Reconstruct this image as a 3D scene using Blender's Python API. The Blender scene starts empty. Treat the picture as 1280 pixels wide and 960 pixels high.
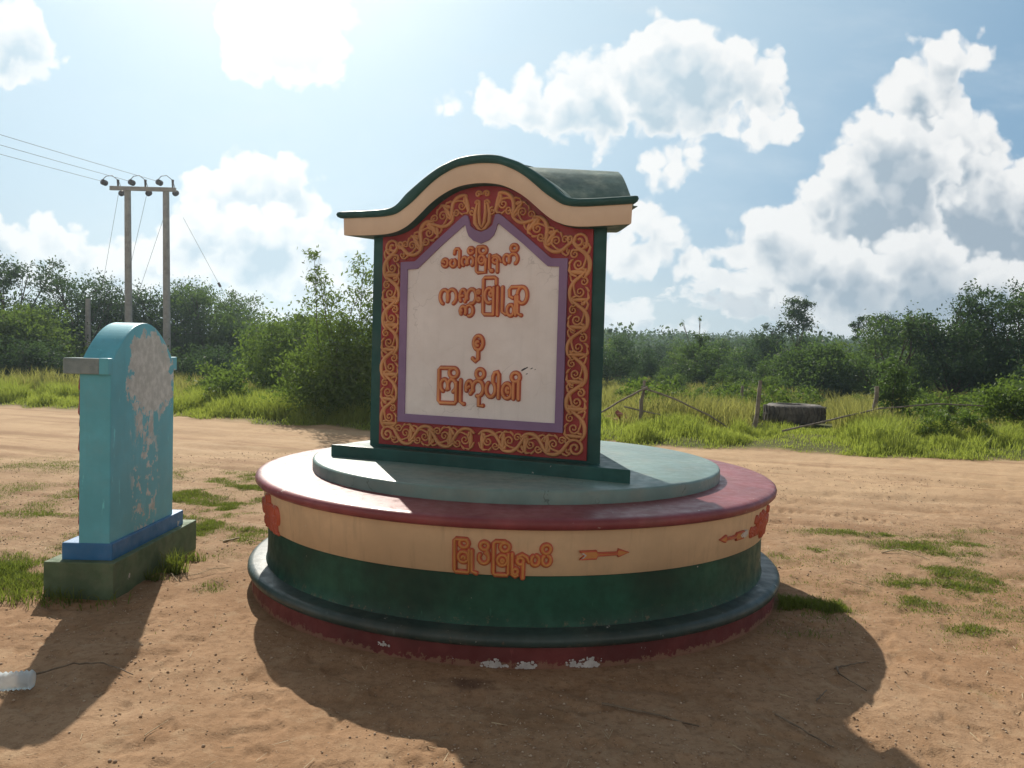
import bpy, bmesh, math, random
import numpy as np
from mathutils import Matrix, Vector
PI = math.pi
scene = bpy.context.scene
COL = scene.collection

# ------------------------------------------------------------------ camera
cam_d = bpy.data.cameras.new('camera'); cam = bpy.data.objects.new('camera', cam_d); COL.objects.link(cam)
cam_d.sensor_width = 36.0; cam_d.lens = 28.125; cam_d.clip_start = 0.05; cam_d.clip_end = 9000
pitch, roll = math.atan(40 / 1000), math.radians(1.55)
fw = Vector((0, math.cos(pitch), -math.sin(pitch))); up0 = Vector((0, math.sin(pitch), math.cos(pitch))); rt0 = Vector((1, 0, 0))
rt = rt0 * math.cos(roll) + up0 * math.sin(roll); up = up0 * math.cos(roll) - rt0 * math.sin(roll)
m = Matrix((rt, up, -fw)).transposed().to_4x4(); m.translation = Vector((0, 0, 1.5)); cam.matrix_world = m
scene.camera = cam

# ------------------------------------------------------------------ exposure
scene.view_settings.view_transform = 'Standard'; scene.view_settings.look = 'None'
scene.view_settings.exposure = 0.22; scene.view_settings.gamma = 1.0
SUN_EL, SUN_AZ = math.radians(37), math.radians(18)      # sun behind the monument, 18 degrees to the left of the view
SKY = 0.086
HAZE = 0.0010
scene.cycles.max_bounces = 8; scene.cycles.transparent_max_bounces = 8

# ------------------------------------------------------------------ node helpers
class NT:
    def __init__(s, tree): s.t = tree; s.n = tree.nodes; s.l = tree.links
    def new(s, typ, **kw):
        n = s.n.new(typ)
        for k, v in kw.items(): setattr(n, k, v)
        return n
    def put(s, sock, v):
        if isinstance(v, bpy.types.NodeSocket): s.l.new(v, sock)
        elif v is not None: sock.default_value = v
    def math(s, op, a, b=None, c=None, clamp=False):
        n = s.new('ShaderNodeMath', operation=op, use_clamp=clamp)
        for i, v in enumerate((a, b, c)):
            if v is not None: s.put(n.inputs[i], v)
        return n.outputs[0]
    def vm(s, op, a, b=None, out=0, **kw):
        n = s.new('ShaderNodeVectorMath', operation=op)
        s.put(n.inputs[0], a)
        if b is not None: s.put(n.inputs[1], b)
        if 'scale' in kw: s.put(n.inputs['Scale'], kw['scale'])
        return n.outputs[out]
    def noise(s, vec, scale, detail=4, rough=0.55, out=0, dim='3D', dist=0.0):
        n = s.new('ShaderNodeTexNoise', noise_dimensions=dim)
        s.put(n.inputs['Vector'], vec); n.inputs['Scale'].default_value = scale
        n.inputs['Detail'].default_value = detail; n.inputs['Roughness'].default_value = rough
        n.inputs['Distortion'].default_value = dist
        return n.outputs[out]
    def sm(s, v, lo, hi, a=0.0, b=1.0, smooth=True):
        n = s.new('ShaderNodeMapRange', interpolation_type='SMOOTHSTEP' if smooth else 'LINEAR')
        for i, q in enumerate((v, lo, hi, a, b)): s.put(n.inputs[i], q)
        return n.outputs[0]
    def mix(s, f, a, b, mode='MIX'):
        n = s.new('ShaderNodeMix', data_type='RGBA', blend_type=mode)
        s.put(n.inputs[0], f)
        for i, v in ((6, a), (7, b)):
            if isinstance(v, (tuple, list)): v = tuple(v[:3]) + (1,)
            s.put(n.inputs[i], v)
        return n.outputs[2]

# ------------------------------------------------------------------ sky: Nishita with cumulus clouds at infinity
CLOUD_GROUPS = [   # back to front; (x, height, radius) of the heads of each cloud, as slopes from straight ahead
    [(-.63,.104,.040),(-.59,.123,.032),(-.54,.10,.036),(-.65,.132,.03),(-.555,.076,.042),(-.50,.085,.04),(-.45,.104,.035)],
    [(-0.631,0.372,0.048),(-0.597,0.348,0.027),(-0.641,0.337,0.027),(-0.617,0.396,0.027)],
    [(-0.297,0.385,0.066),(-0.334,0.359,0.038),(-0.249,0.35,0.036),(-0.268,0.405,0.058),(-0.327,0.404,0.051)],
    [(-0.359,0.216,0.025),(-0.383,0.2,0.03),(-0.334,0.207,0.03),(-0.276,0.205,0.032),(-0.299,0.188,0.051),(-0.262,0.17,0.03),(-0.343,0.167,0.051),(-0.393,0.166,0.03)],
    [(-0.402,0.128,0.049),(-0.323,0.121,0.061),(-0.253,0.12,0.04),(-0.213,0.133,0.03),(-0.437,0.127,0.028)],
    [(0.138,0.339,0.051),(0.174,0.377,0.042),(0.206,0.355,0.053),(0.246,0.346,0.049),(0.286,0.331,0.045),(0.318,0.317,0.025),(0.168,0.31,0.048),(0.227,0.317,0.048)],
    [(-0.029,0.3,0.03),(0.005,0.306,0.037),(0.05,0.302,0.042),(0.089,0.316,0.047),(0.11,0.289,0.036),(-0.093,0.301,0.014)],
    [(0.293,0.282,0.028),(0.329,0.285,0.019),(0.263,0.284,0.019)],
    [(0.161,0.237,0.023),(0.195,0.245,0.025),(0.22,0.238,0.018)],
    [(0.556,0.384,0.021),(0.521,0.364,0.038),(0.483,0.338,0.038),(0.458,0.333,0.025),(0.504,0.31,0.048),(0.52,0.27,0.06),(0.56,0.25,0.06)],
    [(0.526,0.261,0.053),(0.587,0.229,0.042),(0.618,0.21,0.04),(0.52,0.173,0.085),(0.591,0.155,0.074)],
    [(0.447,0.259,0.051),(0.408,0.234,0.036),(0.487,0.25,0.064),(0.38,0.197,0.04),(0.352,0.165,0.04),(0.441,0.18,0.074),(0.47,0.2,0.07),(0.43,0.17,0.06)],
    [(0.313,0.152,0.038),(0.274,0.137,0.023),(0.354,0.114,0.051),(0.415,0.096,0.058),(0.504,0.093,0.074),(0.584,0.085,0.064)],
    [(0.153,0.163,0.028),(0.184,0.142,0.03),(0.145,0.121,0.03),(0.215,0.115,0.025),(0.132,0.143,0.025)],
]
world = bpy.data.worlds.new('World'); scene.world = world; world.use_nodes = True
N = NT(world.node_tree); N.n.clear()
sky = N.new('ShaderNodeTexSky', sky_type='NISHITA'); sky.sun_disc = False
sky.sun_elevation = SUN_EL; sky.sun_rotation = -SUN_AZ; sky.air_density = 1.0; sky.dust_density = 1.0; sky.ozone_density = 1.0
geo = N.new('ShaderNodeTexCoord').outputs['Generated']
sep = N.new('ShaderNodeSeparateXYZ'); N.put(sep.inputs[0], geo)
ydir = N.math('MAXIMUM', sep.outputs[1], 0.08)
Uc, Vc = N.math('DIVIDE', sep.outputs[0], ydir), N.math('DIVIDE', sep.outputs[2], ydir)
cmb = N.new('ShaderNodeCombineXYZ'); N.put(cmb.inputs[0], Uc); N.put(cmb.inputs[1], Vc)
UV = cmb.outputs[0]
def cloud_detail(p):
    """warped coordinates and the rounded heads of the cumulus"""
    pw = N.vm('ADD', p, N.vm('SCALE', N.vm('SUBTRACT', N.noise(p, 16.0, 3, 0.6, out=1), (0.5, 0.5, 0.5)), scale=0.034))
    pw = N.vm('ADD', pw, N.vm('SCALE', N.vm('SUBTRACT', N.noise(p, 55.0, 2, 0.55, out=1), (0.5, 0.5, 0.5)), scale=0.012))
    pw = N.vm('MULTIPLY', pw, (1, 1, 0))
    fb = N.noise(p, 30.0, 6, 0.58)
    def heads(sc):                                                    # rounded heads with creases between them
        v = N.new('ShaderNodeTexVoronoi', feature='F1'); N.put(v.inputs['Vector'], pw); v.inputs['Scale'].default_value = sc
        return N.math('SUBTRACT', 0.46, v.outputs['Distance'])
    lump = N.math('ADD', heads(26.0), N.math('MULTIPLY', heads(62.0), 0.45))
    return pw, N.math('ADD', N.math('MULTIPLY', N.math('SUBTRACT', fb, 0.5), 0.022), N.math('MULTIPLY_ADD', lump, 0.032, 0.006)), lump
def blobs_field(pw, blobs):
    acc = None
    for u, v, r in blobs:
        f = N.math('MULTIPLY_ADD', N.vm('DISTANCE', pw, (u, v, 0), out=1), -1.0, r)
        acc = f if acc is None else N.math('SMOOTH_MAX', acc, f, 0.016)
    return acc
def band_field(p, pw):                                                # low bank of cumulus along the horizon
    sp = N.new('ShaderNodeSeparateXYZ'); N.put(sp.inputs[0], p)
    band = N.noise(N.vm('MULTIPLY', pw, (1.0, 2.1, 1.0)), 7.5, 5, 0.55)
    return N.math('MULTIPLY', N.math('ADD', N.math('SUBTRACT', band, 0.47), N.sm(sp.outputs[1], 0.075, 0.20, 0.02, -0.40)), 0.45)
front = N.sm(sep.outputs[1], 0.05, 0.3)
P1 = N.vm('ADD', UV, (-0.011, 0.028, 0))
pw0, d0, l0 = cloud_detail(UV)
pw1, d1, l1 = cloud_detail(P1)
relief = N.math('MULTIPLY', N.math('SUBTRACT', N.sm(N.math('SUBTRACT', l1, l0), -0.45, 0.45), 0.5), 0.40)   # sides of the heads turned away from the sun
# closer to the sun the cloud is thin and glows through
sunv = (-math.sin(SUN_AZ) * math.cos(SUN_EL), math.cos(SUN_AZ) * math.cos(SUN_EL), math.sin(SUN_EL))
sd = N.vm('DOT_PRODUCT', geo, sunv, out=1)
near_sun = N.sm(sd, 0.62, 0.97)
glow = N.sm(sd, 0.925, 0.99)
thin = N.sm(sd, 0.90, 0.97, 1.0, 0.35)
grey = N.mix(near_sun, (3.5, 4.3, 5.1), (5.4, 6.8, 7.7))
def cloud_layer(under, a0, a1, soft=1.0, dark=1.0):
    f0 = N.math('ADD', a0, d0)
    alpha = N.sm(f0, -0.002, 0.012 * soft)
    thick = N.sm(N.math('ADD', a1, N.math('MULTIPLY', d1, 0.3)), -0.006, 0.046)
    rim = N.sm(f0, 0.0, 0.032)
    sh = N.math('MULTIPLY', N.math('MULTIPLY', N.math('ADD', thick, relief), rim, clamp=True), N.math('MULTIPLY', thin, dark))
    col = N.mix(sh, (9.3, 9.3, 9.2), grey)
    col = N.mix(glow, col, (10.5, 10.5, 10.5))
    return N.mix(N.math('MULTIPLY', alpha, front), under, col)
# thin veil that whitens the blue, stronger towards the sun and the horizon
veil_n = N.noise(N.vm('MULTIPLY', UV, (1.0, 2.6, 1.0)), 5.0, 5, 0.6)
lowv = N.sm(sep.outputs[2], 0.0, 0.20, 0.85, 0.0)
blue = N.mix(near_sun, (2.2, 3.9, 5.7), (5.6, 7.3, 8.3))
blue = N.mix(N.math('MULTIPLY', N.sm(veil_n, 0.45, 0.8), 0.45), blue, (6.2, 7.3, 8.0))
blue = N.mix(lowv, blue, (5.4, 6.5, 7.2))
blue = N.mix(glow, blue, (7.6, 8.6, 9.0))
base = N.mix(N.math('MULTIPLY', front, 0.85), sky.outputs[0], blue)
# unseen clouds added behind the camera and overhead to neutralise the fill light
back_n = N.noise(N.vm('MULTIPLY', geo, (1, 1, 2.0)), 2.6, 6, 0.6)
backc = N.math('MULTIPLY', N.sm(back_n, 0.34, 0.55), N.math('SUBTRACT', 1.0, front))
backcol = N.mix(N.sm(sep.outputs[2], 0.1, 0.75), (9.4, 9.0, 8.7), (2.0, 1.65, 1.2))
base = N.mix(backc, base, backcol)
skyc = cloud_layer(base, band_field(UV, pw0), band_field(P1, pw1), 2.6, 0.6)
for g in CLOUD_GROUPS: skyc = cloud_layer(skyc, blobs_field(pw0, g), blobs_field(pw1, g))
bg = N.new('ShaderNodeBackground'); N.put(bg.inputs[0], skyc); bg.inputs[1].default_value = SKY
wo = N.new('ShaderNodeOutputWorld'); N.l.new(bg.outputs[0], wo.inputs[0])
world.cycles.sampling_method = 'MANUAL'; world.cycles.sample_map_resolution = 512

# ------------------------------------------------------------------ sun
sun_d = bpy.data.lights.new('sun', 'SUN'); sun = bpy.data.objects.new('sun', sun_d); COL.objects.link(sun)
sun_d.energy = 4.95; sun_d.angle = math.radians(0.53); sun_d.color = (1.0, 0.93, 0.82)
sun.rotation_euler = Vector(sunv).to_track_quat('Z', 'Y').to_euler(); sun.location = Vector(sunv) * 30

# ------------------------------------------------------------------ helpers
def tag(o, label=None, cat=None, group=None, kind=None):
    if label: o['label'] = label
    if cat: o['category'] = cat
    if group: o['group'] = group
    if kind: o['kind'] = kind
    return o
def thing(name, label, cat, loc=(0, 0, 0), rz=0, group=None):
    o = bpy.data.objects.new(name, None); COL.objects.link(o); o.empty_display_size = 0.2
    o.location = loc; o.rotation_euler = (0, 0, rz); return tag(o, label, cat, group)
def obj(name, mesh, mats=None, parent=None):
    o = bpy.data.objects.new(name, mesh); COL.objects.link(o)
    if mats is not None:
        for mm in (mats if isinstance(mats, (list, tuple)) else [mats]): mesh.materials.append(mm)
    if parent is not None: o.parent = parent
    return o
def mesh_np(name, V, F, tint=None, smooth=False):
    """V (n,3); F list of (k,4)/(k,3) index arrays; tint: per-face float list of the same layout"""
    me = bpy.data.meshes.new(name); V = np.asarray(V, np.float32)
    me.vertices.add(len(V)); me.vertices.foreach_set('co', V.ravel())
    F = [np.asarray(f, np.int32) for f in F if len(f)]
    loops = np.concatenate([f.ravel() for f in F]); tot = np.concatenate([np.full(len(f), f.shape[1], np.int32) for f in F])
    start = np.concatenate([[0], np.cumsum(tot)[:-1]]).astype(np.int32)
    me.loops.add(len(loops)); me.loops.foreach_set('vertex_index', loops)
    me.polygons.add(len(tot)); me.polygons.foreach_set('loop_start', start); me.polygons.foreach_set('loop_total', tot)
    if smooth: me.polygons.foreach_set('use_smooth', np.ones(len(tot), bool))
    if tint is not None:
        a = me.attributes.new('tint', 'FLOAT', 'FACE'); a.data.foreach_set('value', np.concatenate([np.ravel(t) for t in tint]).astype(np.float32))
    me.update(calc_edges=True); return me
class MB:
    """collects faces for one mesh"""
    def __init__(s): s.v = []; s.f = []; s.m = []; s.sm = []
    def add(s, verts, faces, mat=0, smooth=False):
        o = len(s.v); s.v += [tuple(p) for p in verts]
        for f in faces: s.f.append([o + i for i in f]); s.m.append(mat); s.sm.append(smooth)
    def box(s, x0, x1, y0, y1, z0, z1, mat=0):
        s.add([(x, y, z) for z in (z0, z1) for y in (y0, y1) for x in (x0, x1)],
              [(0, 2, 3, 1), (4, 5, 7, 6), (0, 1, 5, 4), (2, 6, 7, 3), (0, 4, 6, 2), (1, 3, 7, 5)], mat)
    def prism(s, loop, fn, w0, w1, mat=0, capmat=None):
        """closed 2-D loop extruded between w0 and w1, fn(u, v, w) -> point"""
        n = len(loop); cm = mat if capmat is None else capmat
        P = [fn(u, v, w0) for u, v in loop] + [fn(u, v, w1) for u, v in loop]
        s.add(P, [(i, (i + 1) % n, n + (i + 1) % n, n + i) for i in range(n)], mat)
        s.add(P, [tuple(range(n))[::-1], tuple(range(n, 2 * n))], cm)
    def lathe(s, prof, seg=160, mat=0, smooth=True, center=(0, 0), cap=False):
        n = len(prof); P = []
        for i in range(seg):
            a = 2 * PI * i / seg
            P += [(center[0] + r * math.cos(a), center[1] + r * math.sin(a), z) for r, z in prof]
        s.add(P, [(i * n + j, ((i + 1) % seg) * n + j, ((i + 1) % seg) * n + j + 1, i * n + j + 1) for i in range(seg) for j in range(n - 1)], mat, smooth)
        if cap: s.add([(center[0] + prof[-1][0] * math.cos(2 * PI * i / seg), center[1] + prof[-1][0] * math.sin(2 * PI * i / seg), prof[-1][1]) for i in range(seg)], [tuple(range(seg))], mat)
    def tube(s, pts, rad, seg=6, mat=0, smooth=True):
        pts = [Vector(p) for p in pts]; n = len(pts); P = []
        rad = rad if isinstance(rad, (list, tuple)) else [rad] * n
        for i, p in enumerate(pts):
            t = (pts[min(i + 1, n - 1)] - pts[max(i - 1, 0)]).normalized()
            a = t.cross(Vector((0.13, 0.31, 1)) if abs(t.z) < 0.9 else Vector((1, 0.2, 0))).normalized(); b = t.cross(a)
            P += [p + (a * math.cos(2 * PI * k / seg) + b * math.sin(2 * PI * k / seg)) * rad[i] for k in range(seg)]
        s.add(P, [(i * seg + k, i * seg + (k + 1) % seg, (i + 1) * seg + (k + 1) % seg, (i + 1) * seg + k) for i in range(n - 1) for k in range(seg)], mat, smooth)
        s.add(P, [tuple(range(seg))[::-1], tuple(range((n - 1) * seg, n * seg))], mat)
    def ribbon(s, pts, hw, h, fn, mat=0, base=-0.004):
        pts = list(pts)
        """rounded raised stroke along 2-D points; hw half width (float or per point); fn(u, v, w)"""
        n = len(pts)
        if n < 2: return
        hw = list(hw) if isinstance(hw, (list, tuple)) else [hw] * n
        hw = (hw + [hw[-1]] * n)[:n]
        closed = (abs(pts[0][0] - pts[-1][0]) + abs(pts[0][1] - pts[-1][1])) < 1e-6
        sec = [(-1, base), (-0.93, h * 0.55), (-0.55, h * 0.93), (0, h), (0.55, h * 0.93), (0.93, h * 0.55), (1, base)]
        P = []
        for i, (u, v) in enumerate(pts):
            if closed: a, b = pts[(i - 1) % (n - 1)], pts[(i + 1) % (n - 1)]
            else: a, b = pts[max(i - 1, 0)], pts[min(i + 1, n - 1)]
            dx, dy = b[0] - a[0], b[1] - a[1]; L = math.hypot(dx, dy) or 1
            nx, ny = -dy / L, dx / L
            P += [fn(u + nx * k * hw[i], v + ny * k * hw[i], w) for k, w in sec]
        m_ = len(sec)
        s.add(P, [(i * m_ + j, (i + 1) * m_ + j, (i + 1) * m_ + j + 1, i * m_ + j + 1) for i in range(n - 1) for j in range(m_ - 1)], mat, True)
        if not closed:
            for e in (0, n - 1):                                    # rounded ends
                u, v = pts[e]; r = hw[e]; a, b = (pts[1], pts[0]) if e == 0 else (pts[n - 2], pts[n - 1])
                t0 = math.atan2(b[1] - a[1], b[0] - a[0]); Q = [fn(u, v, h)]
                for rr, w in ((0.55, h * 0.93), (0.93, h * 0.55), (1.0, base)):
                    Q += [fn(u + rr * r * math.cos(t0 + PI * (k / 6 - 0.5)), v + rr * r * math.sin(t0 + PI * (k / 6 - 0.5)), w) for k in range(7)]
                s.add(Q, [(0, 1 + k, 2 + k) for k in range(6)] + [(1 + q * 7 + k, 8 + q * 7 + k, 9 + q * 7 + k, 2 + q * 7 + k) for q in range(2) for k in range(6)], mat, True)
    def build(s, name, mats, parent=None, recalc=True, bevel=0, bseg=2):
        me = bpy.data.meshes.new(name); me.from_pydata(s.v, [], s.f); me.update()
        me.polygons.foreach_set('material_index', s.m); me.polygons.foreach_set('use_smooth', s.sm)
        if recalc or bevel:
            bm = bmesh.new(); bm.from_mesh(me)
            if bevel: bmesh.ops.remove_doubles(bm, verts=bm.verts, dist=1e-5)
            bmesh.ops.recalc_face_normals(bm, faces=bm.faces)
            if bevel:
                ed = [e for e in bm.edges if len(e.link_faces) == 2 and e.calc_face_angle(0) > 0.5]
                bmesh.ops.bevel(bm, geom=ed, offset=bevel, segments=bseg, affect='EDGES', profile=0.6, clamp_overlap=True)
            bm.to_mesh(me); bm.free()
        return obj(name, me, mats, parent)

# smooth value noise in numpy
def _hash(ix, iy, seed):
    h = (ix.astype(np.int64) * 374761393 + iy.astype(np.int64) * 668265263 + seed * 974634777) & 0xFFFFFFFF
    h = ((h ^ (h >> 13)) * 1274126177) & 0xFFFFFFFF
    return ((h ^ (h >> 16)) & 0xFFFF) / 65535.0
def vnoise(x, y, seed=0):
    ix, iy = np.floor(x), np.floor(y); fx, fy = x - ix, y - iy
    fx, fy = fx * fx * (3 - 2 * fx), fy * fy * (3 - 2 * fy)
    a, b, c, d = _hash(ix, iy, seed), _hash(ix + 1, iy, seed), _hash(ix, iy + 1, seed), _hash(ix + 1, iy + 1, seed)
    return (a * (1 - fx) + b * fx) * (1 - fy) + (c * (1 - fx) + d * fx) * fy
def fbm(x, y, seed=0, oct=4, gain=0.5):
    s, a, t = 0, 1.0, 0
    for o in range(oct):
        s = s + a * vnoise(x * 2 ** o, y * 2 ** o, seed + o * 17); t += a; a *= gain
    return s / t
def sstep(x, a, b):
    t = np.clip((x - a) / (b - a), 0, 1); return t * t * (3 - 2 * t)

# ------------------------------------------------------------------ materials
def mat_new(name):
    m_ = bpy.data.materials.new(name); m_.use_nodes = True; n = NT(m_.node_tree)
    b = m_.node_tree.nodes['Principled BSDF']; return m_, n, b
def paint(name, col, rough=0.5, var=0.25, chips=0.0, chipcol=(0.55, 0.52, 0.48), bump=0.25, dust=0.0, chipscale=9.0, streak=0.0, spec=0.4, dustcol=(0.42, 0.30, 0.20), mud=0.0, mudz=0.12, cracks=0.0):
    """weathered wall paint: mottled, brushed, with chips down to the plaster and dust"""
    m_, n, b = mat_new(name); tc = n.new('ShaderNodeTexCoord').outputs['Object']
    big = n.noise(tc, 2.3, 5, 0.6); mid = n.noise(tc, 14, 4, 0.6); fine = n.noise(tc, 120, 3, 0.6)
    c0 = tuple(x * (1 - var) for x in col); c1 = tuple(min(1, x * (1 + var)) for x in col)
    c = n.mix(n.sm(big, 0.3, 0.7), c0, c1)
    c = n.mix(n.sm(mid, 0.35, 0.75, 0, 0.5), c, tuple(x * (1 - 0.8 * var) for x in col))
    if streak:
        sv = n.noise(n.vm('MULTIPLY', tc, (22, 22, 1.2)), 1.0, 4, 0.6)
        c = n.mix(n.sm(sv, 0.52, 0.8, 0, streak), c, tuple(x * 0.45 for x in col))
    if dust: c = n.mix(n.math('MULTIPLY', n.sm(n.noise(tc, 5, 5, 0.65), 0.42, 0.75), dust), c, dustcol)
    if chips:
        ch = n.math('ADD', n.noise(tc, chipscale, 6, 0.68), n.math('MULTIPLY', n.math('SUBTRACT', n.noise(tc, chipscale * 0.2, 2), 0.5), 0.35))
        cm = n.sm(ch, 0.745 - chips * 0.1, 0.76 - chips * 0.1)
        c = n.mix(cm, c, chipcol)
    if cracks:
        vo = n.new('ShaderNodeTexVoronoi', feature='DISTANCE_TO_EDGE'); n.put(vo.inputs['Vector'], n.vm('ADD', tc, n.vm('SCALE', n.noise(tc, 6, 3, .6, out=1), scale=.25))); vo.inputs['Scale'].default_value = 3.2
        c = n.mix(n.math('MULTIPLY', n.sm(vo.outputs[0], .004, .009, cracks, 0), n.sm(n.noise(tc, 1.6, 2), .50, .58)), c, tuple(x * .3 for x in col))
    if mud:                                                             # splashes of dried mud thrown up from the ground, drip marks
        sz = n.new('ShaderNodeSeparateXYZ'); n.put(sz.inputs[0], tc)
        q = n.math('SUBTRACT', n.noise(tc, 26, 5, .7), n.math('MULTIPLY', sz.outputs[2], .28 / mudz))
        c = n.mix(n.sm(q, .30, .40, 0, mud), c, (.30, .19, .11))
        sc_ = n.noise(n.vm('MULTIPLY', tc, (30, 30, 5)), 1.0, 4, .65); c = n.mix(n.sm(sc_, .66, .70, 0, .35), c, tuple(min(1, x * 2.2 + .03) for x in col))
    n.put(b.inputs['Base Color'], c)
    n.put(b.inputs['Roughness'], n.sm(mid, 0.3, 0.7, rough - 0.08, rough + 0.12)); b.inputs['Specular IOR Level'].default_value = spec
    bp = n.new('ShaderNodeBump'); bp.inputs['Strength'].default_value = bump; bp.inputs['Distance'].default_value = 0.006
    n.put(bp.inputs['Height'], n.math('ADD', n.math('MULTIPLY', mid, 0.7), n.math('MULTIPLY', fine, 0.3))); n.l.new(bp.outputs[0], b.inputs['Normal'])
    return m_
def leafmat(name, c_dark, c_light, transl=0.45, rough=0.5, shift=0.0):
    m_ = bpy.data.materials.new(name); m_.use_nodes = True; n = NT(m_.node_tree); n.n.clear()
    at = n.new('ShaderNodeAttribute', attribute_name='tint').outputs['Fac']
    oi = n.new('ShaderNodeObjectInfo').outputs['Random']
    tc = n.new('ShaderNodeNewGeometry').outputs['Position']
    clump = n.noise(tc, 1.1, 3, 0.6)
    f = n.math('ADD', n.math('MULTIPLY', at, 0.55), n.math('ADD', n.math('MULTIPLY', n.sm(clump, 0.3, 0.7), 0.35), n.math('MULTIPLY', oi, 0.15)), clamp=True)
    c = n.mix(f, c_dark, c_light)
    d = n.new('ShaderNodeBsdfDiffuse'); n.put(d.inputs[0], c)
    t = n.new('ShaderNodeBsdfTranslucent'); n.put(t.inputs[0], n.mix(0.6, c, tuple(x * k for x, k in zip(c_light, (1.5, 1.6, 0.8)))))
    g = n.new('ShaderNodeBsdfGlossy'); g.inputs['Roughness'].default_value = rough; g.inputs[0].default_value = (1, 1, 1, 1)
    s1 = n.new('ShaderNodeMixShader'); s1.inputs[0].default_value = transl; n.l.new(d.outputs[0], s1.inputs[1]); n.l.new(t.outputs[0], s1.inputs[2])
    s2 = n.new('ShaderNodeMixShader'); s2.inputs[0].default_value = 0.018; n.l.new(s1.outputs[0], s2.inputs[1]); n.l.new(g.outputs[0], s2.inputs[2])
    o = n.new('ShaderNodeOutputMaterial'); n.l.new(s2.outputs[0], o.inputs[0]); return m_
def simple(name, c0, c1, scale=8, rough=0.8, bump=0.3, bscale=40, metal=0):
    m_, n, b = mat_new(name); tc = n.new('ShaderNodeTexCoord').outputs['Object']
    n.put(b.inputs['Base Color'], n.mix(n.sm(n.noise(tc, scale, 5, 0.65), 0.3, 0.7), c0, c1)); b.inputs['Roughness'].default_value = rough
    b.inputs['Metallic'].default_value = metal
    bp = n.new('ShaderNodeBump'); bp.inputs['Strength'].default_value = bump; bp.inputs['Distance'].default_value = 0.01
    n.put(bp.inputs['Height'], n.noise(tc, bscale, 4, 0.6)); n.l.new(bp.outputs[0], b.inputs['Normal']); return m_

M = {}
M['dark_green'] = paint('dark_green_paint', (0.016, 0.085, 0.075), 0.5, 0.25, chips=0.25, chipscale=17, dust=0.03)
M['wall_green'] = paint('bottle_green_paint', (0.007, 0.064, 0.038), 0.5, 0.5, chips=0.5, chipscale=16, dust=0.0, mud=.3, mudz=.20, streak=.3)
M['ledge'] = paint('blackish_green_paint', (0.035, 0.06, 0.055), 0.42, 0.3, chips=0.4, chipscale=18, dust=0.08, mud=.3, mudz=.12)
M['maroon'] = paint('maroon_paint', (0.24, 0.055, 0.062), 0.4, 0.25, chips=0.5, chipscale=20, dust=0.10, chipcol=(0.55, 0.45, 0.42))
M['skirt'] = paint('dark_red_paint', (0.13, 0.022, 0.02), 0.6, 0.3, chips=0.5, chipscale=18, dust=0.0, mud=.55, mudz=.04)
M['pale_green'] = paint('pale_green_paint', (0.175, 0.27, 0.245), 0.38, 0.18, chips=0.25, chipscale=16, dust=0.2, cracks=.7)
M['cream'] = paint('cream_paint', (0.68, 0.50, 0.31), 0.55, 0.12, chips=0.12, chipcol=(.72, .66, .58), chipscale=14, streak=0.35, dust=0.12)
M['cream_top'] = paint('veiled_cornice_cream_paint', (0.80, 0.64, 0.48), 0.55, 0.07, dust=0.05)  # cornice cream with the lens flare's veil lightened into its colour
M['red'] = paint('red_paint', (0.33, 0.035, 0.040), 0.5, 0.25, dust=0.1)
M['gold'] = paint('ochre_paint', (0.62, 0.31, 0.135), 0.5, 0.25, dust=0.05)
M['purple'] = paint('mauve_paint', (0.26, 0.17, 0.31), 0.5, 0.12, dust=0.05)
M['white'] = paint('white_paint', (0.85, 0.815, 0.785), 0.55, 0.06, chips=0.0, dust=0.12, streak=.12, cracks=.25)
M['letter_red'] = paint('letter_red_paint', (0.50, 0.115, 0.06), 0.5, 0.2)
M['letter_orange'] = paint('letter_orange_paint', (0.76, 0.33, 0.14), 0.5, 0.2)
M['roof'] = paint('weathered_roof_paint', (0.09, 0.15, 0.125), 0.55, 0.35, chips=0.8, chipcol=(0.42, 0.45, 0.38), chipscale=6, dust=0.9, dustcol=(0.34, 0.40, 0.31))
M['bark'] = simple('bark', (0.06, 0.045, 0.03), (0.14, 0.11, 0.08), 6, 0.9, 0.6, 30)
M['dry_wood'] = simple('dry_wood', (0.10, 0.07, 0.045), (0.24, 0.18, 0.12), 9, 0.85, 0.5, 50)
M['grey_wood'] = simple('grey_wood', (0.13, 0.11, 0.09), (0.28, 0.24, 0.20), 9, 0.9, 0.5, 50)
M['concrete'] = simple('concrete', (0.30, 0.29, 0.27), (0.42, 0.41, 0.38), 5, 0.85, 0.3, 60)
M['insulator'] = simple('brown_porcelain', (0.05, 0.035, 0.03), (0.09, 0.06, 0.05), 5, 0.3, 0.05)
M['wire'] = simple('wire', (0.10, 0.10, 0.11), (0.16, 0.16, 0.17), 5, 0.6, 0)
M['rubber'] = simple('old_rubber', (0.07, 0.064, 0.058), (0.19, 0.17, 0.15), 6, 0.85, 0.3, 50)
M['leaf_a'] = leafmat('leaves_mid_green', (0.034, 0.066, 0.025), (0.100, 0.155, 0.048))
M['leaf_b'] = leafmat('leaves_dark', (0.020, 0.046, 0.023), (0.060, 0.100, 0.040), 0.4)
M['leaf_c'] = leafmat('leaves_fresh', (0.050, 0.090, 0.020), (0.135, 0.195, 0.042))
M['leaf_far'] = leafmat('leaves_far', (0.030, 0.060, 0.034), (0.080, 0.120, 0.065), 0.4)
M['grass'] = leafmat('grass_blades', (0.085, 0.13, 0.026), (0.31, 0.345, 0.085), 0.55)
M['meadow'] = leafmat('meadow_blades', (0.095, 0.115, 0.035), (0.30, 0.28, 0.11), 0.5)
M['turf'] = leafmat('short_turf', (0.055, 0.09, 0.016), (0.17, 0.20, 0.045), 0.45)
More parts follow.
